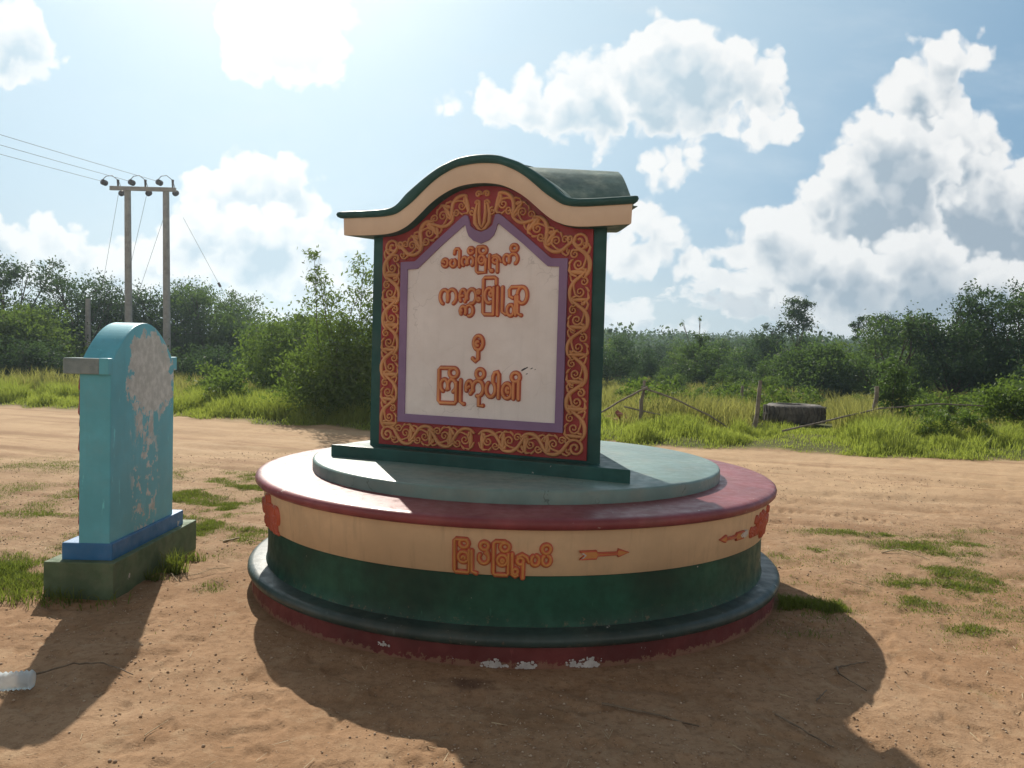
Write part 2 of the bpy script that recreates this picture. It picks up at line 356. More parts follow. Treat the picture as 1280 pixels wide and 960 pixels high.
M['straw'] = simple('straw', (0.30, 0.22, 0.12), (0.50, 0.40, 0.25), 20, 0.8, 0)

# ------------------------------------------------------------------ ground: one sheet, fine near the camera, out past the far ridge
VERGE = np.array([(-60, 33), (-30, 24), (-20, 20.6), (-11.25, 17.5), (-6.1, 15.7), (-3.05, 14.5), (3.06, 13.0), (4.6, 12.6), (8, 12.3), (14, 12.0), (30, 11.6), (60, 11)], float)
def verge_y(x): return np.interp(x, VERGE[:, 0], VERGE[:, 1]) + 0.7 * (fbm(x * 0.5, x * 0 + 3, 5, 3) - 0.5) + 0.5 * (vnoise(x * 2.3, x * 0, 8) - 0.5)
# turf patches on the bare earth: x, y, rx, ry, density
PATCH = [(-3.10, 4.9, .40, .42, .9), (-3.3, 5.7, .7, .6, .45), (-4.6, 7.6, 1.2, .8, .5), (-3.9, 6.6, .7, .5, .6), (-3.3, 8.9, 1.0, .55, .75), (-2.75, 7.7, .75, .6, 1.0), (-2.3, 6.5, .45, .6, .9), (-2.1, 5.95, .25, .4, .6), (-5.6, 9.5, 1.6, .7, .4), (-2.0, 9.6, 1.1, .6, .4),
         (3.1, 6.95, .62, .16, .9), (3.75, 6.6, .4, .16, .6), (2.45, 6.1, .3, .3, .9), (3.0, 5.75, .45, .22, .7), (3.5, 6.2, .35, .2, .6), (3.45, 5.6, .4, .25, .5), (2.75, 4.35, .38, .22, .8), (3.1, 4.9, .5, .4, .35), (1.66, 4.65, .36, .34, 1.0), (1.95, 4.8, .22, .2, .7), (2.0, 5.2, .3, .25, .3), (-1.8, 4.9, .12, .15, .5), (2.2, 3.6, .12, .08, .4), (4.2, 5.4, .7, .45, .8), (4.6, 7.0, 1.1, .35, .6), (3.3, 3.9, .5, .35, .5), (3.2, 6.5, .5, .2, .7), (3.9, 6.1, .6, .25, .8), (3.7, 4.7, .7, .4, .6), (2.5, 5.0, .4, .3, .5), (2.2, 6.0, .3, .25, .5), (2.9, 5.3, .5, .3, .6), (-2.55, 8.2, .7, .3, .8), (-2.6, 7.1, .6, .4, .9), (-2.15, 6.9, .4, .4, .7)]
def turf_mask(x, y):
    m_ = np.zeros_like(x)
    for px, py, rx, ry, d in PATCH:
        m_ = np.maximum(m_, d * np.clip(1.35 - np.hypot((x - px) / rx, (y - py) / ry), 0, 1))
    n = fbm(x * 3.1, y * 3.1, 21, 3)
    return np.clip(m_ * 1.5 * sstep(n, 0.30, 0.68), 0, 1)
def ground_z(x, y):
    r = np.hypot(x, y); az = np.arctan2(x, np.maximum(y, 1e-3))
    z = 0.05 * (fbm(x * 0.25, y * 0.25, 1, 3) - 0.5) * sstep(r, 6, 14)
    beyond = y - np.interp(x, VERGE[:, 0], VERGE[:, 1])
    z += 0.10 * sstep(beyond, -0.3, 1.2) - 0.25 * sstep(beyond, 3, 12)
    z += -1.2 * sstep(beyond, 4, 40) * sstep(-x, 2, 14) * (1 - sstep(r, 200, 600))
    z += 4.2 * sstep(r, 90, 330) * sstep(az, -0.05, 0.12)
    z += 1.5 * (fbm(x * 0.012, y * 0.012, 4, 3) - 0.5) * sstep(r, 60, 200)
    z += 11.0 * sstep(r, 500, 1000) * (0.6 + 0.8 * fbm(x * 0.002, y * 0.002, 6, 3))
    # small relief of the trodden earth
    k = 1 - sstep(r, 9, 22)
    nearfade = k * (1 - 0.7 * np.exp(-((np.hypot(x - .042, y - 5.45) - 1.73) / 0.15) ** 2))
    z += nearfade * (0.030 * (fbm(x * 1.7, y * 1.7, 31, 3) - 0.5) + 0.023 * (fbm(x * 6.5, y * 6.5, 41, 4, 0.66) - 0.5) - 0.012 * sstep(fbm(x * 9, y * 9, 43, 2), 0.62, 0.72))
    # long wheel ruts in the road beyond the monument
    for (o, w, d) in ((7.9, .13, .035), (9.3, .17, .04), (10.6, .2, .045), (8.7, .11, .022), (11.6, .16, .03), (7.1, .09, .02)):
        c = o - 0.30 * (x - 3) + 0.25 * np.sin(x * 0.7 + o)
        z -= d * np.exp(-((y - c) / w) ** 2) * sstep(fbm(x * 0.5, y * 0.3 + o, 51, 2), 0.3, 0.6) * k
    # tyre tread marks
    t = ((x - 2.65) * 0.818 - (y - 8.01) * 0.575); q = ((x - 2.65) * 0.575 + (y - 8.01) * 0.818)
    z -= 0.03 * np.exp(-((q - 0.10 * np.sin(t * 2.2)) / 0.055) ** 2) * (0.25 + 0.75 * (np.sin(t * 2 * PI / 0.085) > 0)) * sstep(t, -0.9, 0.1) * (1 - sstep(t, 1.0, 1.5))
    return z
def gz(x, y): return float(ground_z(np.array([x], float), np.array([y], float))[0])
fine_a = np.radians(np.arange(-42, 42.001, 0.14)); coarse_a = np.radians(np.arange(46, 317, 4.0))
ang = np.concatenate([fine_a, coarse_a])
rr = [0.3, 0.8, 1.3, 1.7]
while rr[-1] < 16: rr.append(rr[-1] * 1.0062)
while rr[-1] < 2600: rr.append(rr[-1] * 1.035)
rr = np.array(rr)
R_, A_ = np.meshgrid(rr, ang, indexing='ij'); GX, GY = (R_ * np.sin(A_)).ravel(), (R_ * np.cos(A_)).ravel()
GZ = ground_z(GX, GY); nr, na = R_.shape
ii, jj = np.meshgrid(np.arange(nr - 1), np.arange(na), indexing='ij'); j2 = (jj + 1) % na
quads = np.stack([ii * na + jj, ii * na + j2, (ii + 1) * na + j2, (ii + 1) * na + jj], -1).reshape(-1, 4)
V = np.stack([GX, GY, GZ], -1); V = np.vstack([V, [[0, 0, gz(0, 0)]]]); c_ = len(V) - 1
tri = np.stack([np.full(na, c_), (np.arange(na) + 1) % na, np.arange(na)], -1)
gme = mesh_np('ground', V, [quads[:, ::-1], tri], smooth=True)
gm = np.concatenate([np.clip(sstep(GY - verge_y(GX), -0.15, 0.25), 0, 1), [0.0]])
a = gme.attributes.new('verge', 'FLOAT', 'POINT'); a.data.foreach_set('value', gm.astype(np.float32))
tm = np.concatenate([turf_mask(GX, GY), [0.0]])
a = gme.attributes.new('turf', 'FLOAT', 'POINT'); a.data.foreach_set('value', tm.astype(np.float32))
mg, n, b = mat_new('bare_earth'); P = n.new('ShaderNodeNewGeometry').outputs['Position']
e1 = n.noise(P, 0.35, 5, 0.6); e2 = n.noise(P, 2.4, 5, 0.62); e3 = n.noise(P, 26, 4, 0.65); e4 = n.noise(P, 130, 3, 0.6)
c = n.mix(n.sm(e1, 0.3, 0.7), (0.325, 0.190, 0.102), (0.39, 0.260, 0.158))
c = n.mix(n.sm(e2, 0.38, 0.72, 0, 0.75), c, (0.24, 0.135, 0.068))
c = n.mix(n.sm(e3, 0.42, 0.70, 0, 0.50), c, (0.175, 0.098, 0.050))
c = n.mix(n.sm(n.noise(P, 7, 5, 0.7), 0.52, 0.66, 0, 0.45), c, (0.40, 0.28, 0.17))
c = n.mix(n.sm(e4, 0.6, 0.75, 0, 0.55), c, (0.52, 0.40, 0.28))
c = n.mix(n.sm(n.noise(P, 70, 2, 0.5), 0.66, 0.72, 0, 0.6), c, (0.10, 0.065, 0.04))
sp = n.new('ShaderNodeSeparateXYZ'); n.put(sp.inputs[0], P)
road = n.sm(sp.outputs[1], 6.5, 11)                                   # the travelled road beyond is paler, beaten sand
c = n.mix(n.math('MULTIPLY', road, n.sm(n.noise(P, 0.8, 4, 0.6), 0.25, 0.7, 0.35, 0.85)), c, (0.52, 0.36, 0.215))
rut = n.noise(n.vm('MULTIPLY', n.vm('ADD', P, n.vm('MULTIPLY', n.noise(P, .5, 2, .5, out=1), (0, 1.2, 0))), (.22, 1.0, 0)), 2.1, 5, .6)
rut2 = n.new('ShaderNodeMapping', vector_type='POINT'); n.put(rut2.inputs[0], P); rut2.inputs['Rotation'].default_value = (0, 0, .30)
rutn = n.noise(n.vm('MULTIPLY', rut2.outputs[0], (.18, 2.6, 0)), 1.2, 5, .62)
c = n.mix(n.math('MULTIPLY', n.sm(rutn, .50, .66, 0, .55), n.sm(sp.outputs[1], 6.0, 7.5)), c, (.27, .155, .085))   # wheel tracks in the road
c = n.mix(n.math('MULTIPLY', n.sm(rutn, .30, .42, .4, 0), n.sm(sp.outputs[1], 5.0, 7.5)), c, (.55, .41, .27))
st = n.vm('LENGTH', n.vm('MULTIPLY', n.vm('SUBTRACT', P, (-.16, 3.56, 0)), (4.5, 9, 0)), out=1)
c = n.mix(n.sm(n.math('ADD', st, n.noise(P, 14, 4, .6)), .6, 1.3, .65, 0), c, (.06, .03, .025))     # damp stain by the plinth
tf = n.new('ShaderNodeAttribute', attribute_name='turf').outputs['Fac']; vf = n.new('ShaderNodeAttribute', attribute_name='verge').outputs['Fac']
c = n.mix(n.math('MULTIPLY', tf, 0.5), c, (0.13, 0.115, 0.045))
c = n.mix(vf, c, n.mix(n.sm(n.noise(P, 0.5, 4, 0.6), 0.35, 0.65), (0.075, 0.085, 0.022), (0.12, 0.11, 0.04)))
n.put(b.inputs['Base Color'], c); b.inputs['Roughness'].default_value = 0.95; b.inputs['Specular IOR Level'].default_value = 0.15
bp = n.new('ShaderNodeBump'); bp.inputs['Strength'].default_value = 0.75; bp.inputs['Distance'].default_value = 0.014
n.put(bp.inputs['Height'], n.math('ADD', n.math('MULTIPLY', e3, 0.6), n.math('MULTIPLY', e4, 0.35))); n.l.new(bp.outputs[0], b.inputs['Normal'])
tag(obj('ground', gme, mg), 'orange brown bare earth and sandy road', None, None, 'structure')

# ------------------------------------------------------------------ the three-sided monument on its round plinth
PC = (0.042, 5.45)                    # centre of the plinth
TC = (-0.019 - 0.042, 5.329 - 5.45)   # centre of the three-sided sign, relative to it
mon = thing('direction_monument', 'three sided welcome monument with arched green cornice on a round painted plinth', 'monument', (PC[0], PC[1], 0))
mb = MB(); mb.lathe([(1.715, -0.06), (1.705, 0.10), (1.70, 0.118)]); mb.build('plinth_skirt', M['skirt'], mon)
mb = MB(); mb.lathe([(1.66, 0.10), (1.712, 0.10), (1.729, 0.108), (1.738, 0.125), (1.736, 0.145), (1.722, 0.160), (1.70, 0.166), (1.58, 0.172)]); mb.build('plinth_ledge', M['ledge'], mon)
mb = MB(); mb.lathe([(1.63, 0.165), (1.622, 0.185), (1.618, 0.25), (1.618, 0.43)]); mb.build('drum_wall', M['wall_green'], mon)
mb = MB(); mb.lathe([(1.55, 0.42), (1.625, 0.42), (1.632, 0.424), (1.652, 0.66)]); mb.build('cream_band', M['cream'], mon)
mb = MB(); mb.lathe([(1.60, 0.652), (1.668, 0.652), (1.686, 0.656), (1.697, 0.668), (1.700, 0.685), (1.695, 0.700), (1.680, 0.710), (1.655, 0.713), (1.2, 0.716)]); mb.build('plinth_rim', M['maroon'], mon)
mb = MB(); mb.lathe([(1.352, 0.70), (1.352, 0.775), (1.347, 0.785), (1.336, 0.789), (0.6, 0.792), (0.02, 0.793)]); mb.build('top_disc', M['pale_green'], mon)

def face_fn(k, zoff=0.0):
    a_ = math.radians(-113.6 + 120 * k); nx, ny = math.cos(a_), math.sin(a_); tx, ty = -ny, nx
    return lambda u, z, d: (TC[0] + tx * u + nx * d, TC[1] + ty * u + ny * d, z + zoff)
def tri_loop(inr, f=face_fn(0)):
    out = []
    for k in range(3):
        f = face_fn(k); out.append(f(inr * 1.7320508, 0, inr)[:2])
    return out
mb = MB(); mb.prism(tri_loop(0.455), lambda u, v, w: (u, v, w), 0.80, 2.36); mb.build('body', M['dark_green'], mon, bevel=0.008)
mb = MB(); mb.prism(tri_loop(0.579), lambda u, v, w: (u, v, w), 0.785, 0.866); mb.build('base_step', M['dark_green'], mon, bevel=0.006)

def smooth_curve(pts, n=6):
    out = []
    for i in range(len(pts) - 1):
        p0, p1, p2, p3 = pts[max(i - 1, 0)], pts[i], pts[i + 1], pts[min(i + 2, len(pts) - 1)]
        for t in np.linspace(0, 1, n, endpoint=False):
            out.append(tuple(0.5 * (2 * p1[q] + (p2[q] - p0[q]) * t + (2 * p0[q] - 5 * p1[q] + 4 * p2[q] - p3[q]) * t * t + (3 * p1[q] - p0[q] - 3 * p2[q] + p3[q]) * t ** 3) for q in range(2)))
    return out + [tuple(pts[-1])]
jr = random.Random(21)
US = [0, .07, .14, .20, .26, .32, .38, .44, .49, .54, .58, .63, .69, .78, .88, .985]
ZB = [2.503, 2.499, 2.487, 2.466, 2.436, 2.397, 2.347, 2.297, 2.263, 2.241, 2.230, 2.222, 2.219, 2.219, 2.221, 2.223]
ZT = [2.622, 2.618, 2.608, 2.586, 2.557, 2.518, 2.470, 2.420, 2.386, 2.356, 2.343, 2.336, 2.333, 2.333, 2.334, 2.335]
ZL = [2.668, 2.665, 2.654, 2.634, 2.611, 2.578, 2.540, 2.498, 2.460, 2.412, 2.388, 2.377, 2.374, 2.373, 2.374, 2.375]
def prof(us, zs):
    h = smooth_curve(list(zip(us, zs)), 4); return [(-u, z) for u, z in h[::-1][:-1]] + h
pB, pT, pL = prof(US, ZB), prof(US, ZT), prof(US, ZL)
def mit(u, d, ref):                       # mitre the flat shoulders so that the three cornices meet at the corners
    s_ = 1 if u > 0 else -1; au = abs(u)
    if au <= 0.72: return u
    return s_ * (0.72 + (au - 0.72) * (d * 1.7320508 - 0.72) / (0.985 - 0.72))
for k in range(3):
    f_ = face_fn(k); f = f_; zs = 0.0 if k == 0 else 0.038
    lift = lambda u, z: z + zs * (0.5 + 0.5 * math.cos(PI * min(abs(u) / 0.62, 1)))
    # fascia (cream) with a green soffit
    mb = MB(); n_ = len(pB)
    rows = []
    for i in range(n_):
        u = pB[i][0]; zb, zt = lift(u, pB[i][1]), lift(u, pT[i][1])
        rows.append([f(mit(u, .44, 0), zb - 0.004, .44), f(mit(u, .546, 0), zb, .546), f(mit(u, .55, 0), zb + .004, .55), f(mit(u, .552, 0), zt + .012, .552)])
    P = [p for r_ in rows for p in r_]
    mb.add(P, [(i * 4, i * 4 + 4, i * 4 + 5, i * 4 + 1) for i in range(n_ - 1)], 1, True)
    mb.add(P, [(i * 4 + j, i * 4 + 4 + j, i * 4 + 5 + j, i * 4 + 1 + j) for i in range(n_ - 1) for j in (1, 2)], 0, True)
    mb.build('cornice', [M['cream_top'], M['dark_green']], mon, recalc=False)
    # rounded green lip along the top of the fascia
    mb = MB(); rows = []
    for i in range(n_):
        u = pT[i][0]; zt, zl = lift(u, pT[i][1]), lift(u, pL[i][1]); h = zl - zt
        sec = [(.54, zt - .003), (.563, zt - .002), (.572, zt + .15 * h), (.576, zt + .5 * h), (.572, zt + .85 * h), (.562, zl), (.53, zl + .003), (.44, zl - .02)]
        rows.append([f(mit(u, d, 0), z, d) for d, z in sec])
    P = [p for r_ in rows for p in r_]; q_ = 8
    mb.add(P, [(i * q_ + j, (i + 1) * q_ + j, (i + 1) * q_ + j + 1, i * q_ + j + 1) for i in range(n_ - 1) for j in range(q_ - 1)], 0, True)
    mb.build('cornice_lip', M['dark_green'], mon, recalc=False)
    # barrel vault behind the arch
    arch = [(u, lift(u, z) + (0.0 if k == 0 else 0.0)) for u, z in pL if abs(u) <= 0.66]
    zb_ = 2.30 if k == 0 else 2.371; loop = arch + [(0.66, zb_), (-0.66, zb_)]
    mb = MB(); nA = len(arch); ext = .45 if k == 0 else 0.66
    mb.prism(loop, lambda u, v, w: f(u, v + (0.004 if k else -0.004), max(w, (.866 * abs(u) - .40) / .5) if w < .2 else w), -0.10 - 0.013 * k, ext)
    o = mb.build('roof_vault', M['roof'], mon)
    for p in o.data.polygons: p.use_smooth = len(p.vertices) == 4
    if k: f = lambda u, z, d: f_(u, z, d if d < .456 else .456 + (d - .456) * .12)
    # tympanum + red ground of the sign face
    up_ = [(u, lift(u, z) + 0.03) for u, z in pB if abs(u) < 0.705]
    loop = [(-0.707, 0.882)] + [(0.707, 0.882), (0.707, up_[-1][1])] + up_[::-1] + [(-0.707, up_[0][1])]
    mb = MB(); mb.prism(loop, f, 0.36, 0.470); sign = mb.build('sign_face', M['red'], mon)
    # mauve moulding and white field
    fo = [(0, 2.222), (.045, 2.238), (.075, 2.262), (.086, 2.30), (.094, 2.324), (.112, 2.328), (.136, 2.315), (.30, 2.185), (.445, 2.064), (.462, 2.054), (.562, 2.051), (.562, 1.036)]
    fi = [(0, 2.152), (.052, 2.172), (.084, 2.200), (.098, 2.232), (.106, 2.262), (.114, 2.270), (.124, 2.262), (.28, 2.142), (.417, 2.026), (.440, 2.008), (.512, 2.004), (.512, 1.088)]
    fo2 = fo[::-1] + [(-u, z) for u, z in fo[1:]]; fi2 = fi[::-1] + [(-u, z) for u, z in fi[1:]]
    mb = MB(); n_f = len(fo2)
    ring = [[f(*o_, .46), f(*o_, .485), f(*i_, .485), f(*i_, .46)] for o_, i_ in zip(fo2, fi2)]
    P = [p for r_ in ring for p in r_]
    mb.add(P, [(i * 4 + j, ((i + 1) % n_f) * 4 + j, ((i + 1) % n_f) * 4 + j + 1, i * 4 + j + 1) for i in range(n_f) for j in range(3)], 0)
    mb.build('frame_moulding', M['purple'], sign)
    mb = MB(); mb.prism(fi2, f, 0.455, 0.474); field = mb.build('white_field', M['white'], sign)
    # carved scrollwork round the frame
    mb = MB(); fw_ = lambda u, v, w: f(u, v, 0.4705 + w)
    path = [(0.0, .958), (.632, .958), (.632, 2.08)]
    def spiral(cx, cy, r0, a0, turns, dr):
        n2 = max(8, int(14 * turns)); return [(cx + r0 * (1 - .82 * i / n2) * math.cos(a0 + dr * 2 * PI * turns * i / n2), cy + r0 * (1 - .82 * i / n2) * math.sin(a0 + dr * 2 * PI * turns * i / n2)) for i in range(n2 + 1)]
    def motif(place, sg, L, w):
        """one scroll of the vine in (s, t) along the border"""
        def R(pts, hw, h):
            mb.ribbon([place(s_, t_ * sg) for s_, t_ in pts], [x * .74 * jit[0] for x in hw] if isinstance(hw, (list, tuple)) else hw * .74 * jit[0], h * jit[1], fw_)
        jit = (jr.uniform(.86, 1.14), jr.uniform(.85, 1.12)); L *= jr.uniform(.95, 1.05); w *= jr.uniform(.93, 1.05)
        vine = [(L * x, w * y) for x, y in ((-.12, -.55), (.04, -.84), (.25, -.92), (.45, -.84), (.66, -.50), (.82, .02), (.97, .48), (1.10, .66))]
        R(smooth_curve(vine, 4), [.0095 + .007 * math.sin(PI * i / 28) for i in range(29)], .017)
        R(spiral(.30 * L, .10 * w, .52 * w, -PI * .5, 1.45, -1), [.0088 - .0035 * i / 20 for i in range(21)], .0145)
        R([(.62 * L, -.52 * w), (.50 * L, -.56 * w), (.38 * L, -.50 * w), (.30 * L, -.42 * w)], .0085, .0135)
        R(spiral(.66 * L, .48 * w, .40 * w, PI * .1, 1.25, 1), [.0082 - .003 * i / 17 for i in range(18)], .0138)
        R([(.86 * L, .05 * w), (.84 * L, .25 * w), (.78 * L, .50 * w), (.66 * L + .38 * w, .58 * w)], .0078, .0128)
        R([(.02 * L, -.75 * w), (.02 * L, -.2 * w), (.03 * L, .30 * w), (.06 * L, .88 * w)], [.008, .017, .019, .004], .0165)
        R([(.10 * L, -.60 * w), (.17 * L, -.2 * w), (.10 * L, .2 * w)], [.012, .011, .003], .0132)
        R(spiral(.97 * L, -.42 * w, .30 * w, PI * .9, 1.15, 1), [.0075 - .003 * i / 16 for i in range(17)], .0126)
        R([(.60 * L, -.48 * w), (.72 * L, -.80 * w), (.88 * L, -.92 * w), (1.02 * L, -.72 * w)], [.008, .009, .008, .006], .0132)
        R([(.34 * L, .95 * w), (.44 * L, .78 * w), (.48 * L, .60 * w)], [.010, .009, .003], .0120)
        R([(-.12 * L, .3 * w), (-.04 * L, .68 * w), (.10 * L, .97 * w), (.30 * L, .90 * w)], [.007, .013, .012, .003], .0142)
    W = .064
    for sd_ in (1, -1):
        for i in range(4):
            L = .142; s0 = .035 + i * L
            motif(lambda s_, t_, s0=s0: (sd_ * (s0 + s_), .958 + t_), 1 if i % 2 else -1, L, W)
        for i in range(7):
            L = .1585; s0 = 1.015 + i * L
            motif(lambda s_, t_, s0=s0: (sd_ * (.634 + t_), s0 + s_), 1 if i % 2 else -1, L, W)
        cr = [(.634, .958)]                                                           # corner whorl
        mb.ribbon([(sd_ * u, z) for u, z in spiral(.640, .950, .052, PI * .75, 1.5, -1)], .008, .015, fw_)
        mb.ribbon([(sd_ * u, z) for u, z in spiral(.628, 2.150, .055, PI * 1.4, 1.6, 1)], .008, .015, fw_)
        mb.ribbon([(sd_ * u, z) for u, z in spiral(.575, 2.165, .03, 0, 1.1, -1)], .007, .0135, fw_)
        ap = smooth_curve([(.10, 2.402), (.20, 2.372), (.30, 2.296), (.39, 2.218), (.48, 2.150), (.575, 2.120)], 12)
        al = np.array(ap); cum = np.concatenate([[0], np.cumsum(np.hypot(*np.diff(al, axis=0).T))])
        def on_arch(s_, t_):
            s_ = min(max(s_, -.02), cum[-1]); u = np.interp(s_, cum, al[:, 0]); z = np.interp(s_, cum, al[:, 1])
            u2, z2 = np.interp(s_ + .02, cum, al[:, 0]), np.interp(s_ + .02, cum, al[:, 1]); u1, z1 = np.interp(s_ - .02, cum, al[:, 0]), np.interp(s_ - .02, cum, al[:, 1])
            q = math.hypot(u2 - u1, z2 - z1) or 1; return (sd_ * (u - (z2 - z1) / q * t_), z + (u2 - u1) / q * t_)
        L = cum[-1] / 4
        for i in range(4): motif(lambda s_, t_, s0=i * L: on_arch(s0 + s_, t_), 1 if i % 2 else -1, L, W)
        for (cx, cz, r_, a0, tr, dr) in ((.028, 2.452, .022, PI, 1.2, -1), (.068, 2.345, .026, PI * .5, 1.2, 1), (.03, 2.40, .018, 0, 1.0, 1)):
            mb.ribbon([(sd_ * u, z) for u, z in spiral(cx, cz, r_, a0, tr, dr)], .006, .013, fw_)
        mb.ribbon([(sd_ * u, z) for u, z in ((.035, 2.40), (.05, 2.33), (.048, 2.28), (.022, 2.245), (0, 2.235))], [.006, .012, .013, .010, .004], .014, fw_)
        mb.ribbon([(sd_ * u, z) for u, z in ((.018, 2.41), (.022, 2.34), (.016, 2.28), (0.002, 2.25))], [.005, .010, .010, .003], .017, fw_)
    mb.build('scrollwork', M['gold'], sign, recalc=False)
    if k == 0: front_field, front_fn = field, f

# ---- raised lettering, stroke by stroke
def Ar(cx, cy, rx, ry, a0=0, a1=360):
    n_ = max(5, int(abs(a1 - a0) / 15)); return [(cx + rx * math.cos(math.radians(a0 + (a1 - a0) * i / n_)), cy + ry * math.sin(math.radians(a0 + (a1 - a0) * i / n_))) for i in range(n_ + 1)]
LINE1 = [Ar(228, 278, 32, 40, -160, 150), [(196, 268), (215, 262), (226, 275)], Ar(318, 282, 30, 38, -60, 235), [(388, 322), (388, 150), (372, 130), (345, 130), (333, 150), (330, 180)],
         Ar(444, 268, 28, 46, 120, 400), Ar(510, 268, 32, 46, 150, 420), Ar(510, 152, 28, 30, 20, 320),
         [(640, 112), (580, 118), (574, 130), (574, 375), (590, 390), (672, 388), (676, 250)], Ar(640, 152, 38, 38), Ar(630, 252, 32, 44), [(628, 262), (634, 250)], [(712, 205), (712, 350), (738, 368)], Ar(738, 372, 10, 8),
         Ar(776, 262, 26, 28), [(748, 220), (782, 208), (815, 232), (836, 272)], [(798, 290), (798, 385)],
         Ar(892, 255, 32, 48, 110, 400), Ar(962, 252, 44, 54, 160, 420), Ar(968, 138, 34, 34, -20, 320)]
LINE2 = [Ar(152, 305, 54, 88, 110, 400), Ar(250, 302, 58, 90, 150, 430), Ar(392, 300, 40, 84, 140, 410), [(360, 300), (392, 290)], Ar(500, 300, 56, 90, 160, 460),
         Ar(398, 480, 36, 56, 140, 400), Ar(474, 476, 46, 66, 160, 460), Ar(370, 478, 10, 10), Ar(588, 245, 16, 20), Ar(588, 338, 16, 20),
         [(800, 150), (800, 84), (780, 70), (660, 70), (644, 88), (644, 500), (662, 522), (770, 522)], Ar(716, 290, 50, 92, 60, 340), Ar(742, 268, 20, 28), [(772, 195), (774, 522)], [(822, 190), (822, 528)], [(880, 190), (880, 490), (925, 516)],
         [(1108, 186), (985, 190), (962, 225), (966, 300), (1005, 320)], Ar(982, 470, 42, 66), [(1040, 300), (1042, 528)], Ar(1116, 288, 58, 100, -170, 130), [(1062, 300), (1064, 505), (1108, 530)]]
LINE3 = [Ar(548, 230, 46, 70), Ar(540, 238, 14, 22, 60, 300), [(548, 300), (548, 392), (524, 416), (494, 388)],
         [(290, 492), (165, 494), (150, 512), (150, 832), (168, 852), (322, 850), (334, 830), (334, 640)], Ar(302, 540, 44, 48), Ar(208, 672, 38, 62, 110, 400), Ar(288, 672, 42, 64, 150, 430), [(378, 612), (378, 832), (415, 852)],
         Ar(468, 682, 34, 66, 150, 430), [(440, 690), (470, 672)], Ar(556, 686, 54, 78, 160, 460), Ar(574, 540, 40, 46), [(566, 768), (566, 862), (608, 858)],
         Ar(684, 690, 46, 76, -50, 235), [(762, 772), (762, 540), (748, 514), (722, 522), (706, 560), (704, 620)], Ar(846, 698, 46, 74, -30, 330), Ar(852, 692, 14, 26, 40, 320), [(908, 622), (908, 772)], [(956, 776), (956, 600)], Ar(926, 560, 40, 44)]
def lettering(parent, strokes, cx, cy, u0, z0, sx, sy, ow, iw, fn, lift):
    a_, b_ = MB(), MB()
    for q, st in enumerate(strokes):
        pts = [(u0 + (x - cx) * sx, z0 - (y - cy) * sy) for x, y in st]
        if pts[0] == pts[-1] or (abs(st[0][0] - st[-1][0]) + abs(st[0][1] - st[-1][1])) < .01: pts[-1] = pts[0]
        e = 0.00025 * (q % 5)
        a_.ribbon(pts, ow, .012 + e, fn); b_.ribbon(pts, iw, .0185 + e, fn)
    o = a_.build('letter_outlines', M['letter_red'], parent, recalc=False); b_.build('letter_faces', M['letter_orange'], parent, recalc=False)
ff = lambda u, z, w: front_fn(u, z, 0.474 + w)
lettering(front_field, LINE1, 640, 213.5, .0146, 2.077, 6.29e-4, 5.66e-4, .0132, .0075, ff, 0)
lettering(front_field, LINE2, 640, 320, .0218, 1.8231, 5.45e-4, 4.92e-4, .0142, .0085, ff, 0)
lettering(front_field, LINE3, 600, 480, .0339, 1.398, 6.72e-4, 6.09e-4, .0152, .0095, ff, 0)
mb = MB()                                                        # a smear of dark dirt beside the last line
for (x, z, r_) in ((.30, 1.398, .010), (.318, 1.407, .007), (.352, 1.405, .005), (.322, 1.372, .004), (.375, 1.40, .003)):
    mb.ribbon([(x - r_, z - r_ * .6), (x + r_, z + r_ * .5)], r_ * .5, .0016, ff)
mb.build('dirt_mark', simple('dirt_mark', (.03, .03, .035), (.06, .06, .07)), front_field, recalc=False)

# ---- lettering and arrows round the cream band of the plinth
def drum_fn(phi0, base=0.0):
    def fn(u, z, w):
        r_ = 1.632 + (z - 0.424) / 0.236 * 0.020 + w + base; a_ = phi0 + u / 1.642
        return (r_ * math.sin(a_), -r_ * math.cos(a_), z)
    return fn
BAND = [[(215, 122), (95, 120), (78, 135), (78, 482), (92, 498), (236, 500), (246, 480), (246, 240)], Ar(184, 166, 50, 46), Ar(180, 322, 58, 62), Ar(180, 335, 18, 20, 170, 380), [(276, 244), (276, 480), (328, 505)],
        Ar(420, 182, 46, 44, 60, 400), Ar(416, 322, 56, 62, -70, 215), [(440, 222), (462, 262), (466, 300)], [(650, 126), (546, 126), (526, 142), (526, 492), (542, 510), (684, 510), (694, 490), (694, 270)], Ar(652, 186, 50, 50), Ar(626, 338, 56, 60), Ar(626, 346, 16, 18),
        [(736, 262), (736, 500), (778, 525), (800, 505)], Ar(776, 466, 28, 32), Ar(830, 342, 36, 38), [(800, 296), (848, 266), (900, 296), (928, 350)], [(862, 375), (862, 540)], Ar(1000, 332, 46, 58, -70, 235), Ar(1126, 332, 48, 58, -70, 235), Ar(1122, 202, 48, 50)]
word = bpy.data.objects.new('band_lettering', None)
def band_word(strokes, phi, x0, z0, sx, sy, ow=.0135, iw=.0075, outm=None):
    fn = drum_fn(math.radians(phi)); a_, b_ = MB(), MB()
    for q, st in enumerate(strokes):
        pts = [((x - x0) * sx, z0 - (y - 274) * sy) for x, y in st]
        if (abs(st[0][0] - st[-1][0]) + abs(st[0][1] - st[-1][1])) < .01: pts[-1] = pts[0]
        e = 0.00025 * (q % 5)
        a_.ribbon(pts, ow, .011 + e, fn); b_.ribbon(pts, iw, .017 + e, fn)
    o = a_.build('band_lettering', M['letter_red'], mon, recalc=False); b_.build('letter_faces', outm or M['gold_band'], o, recalc=False)
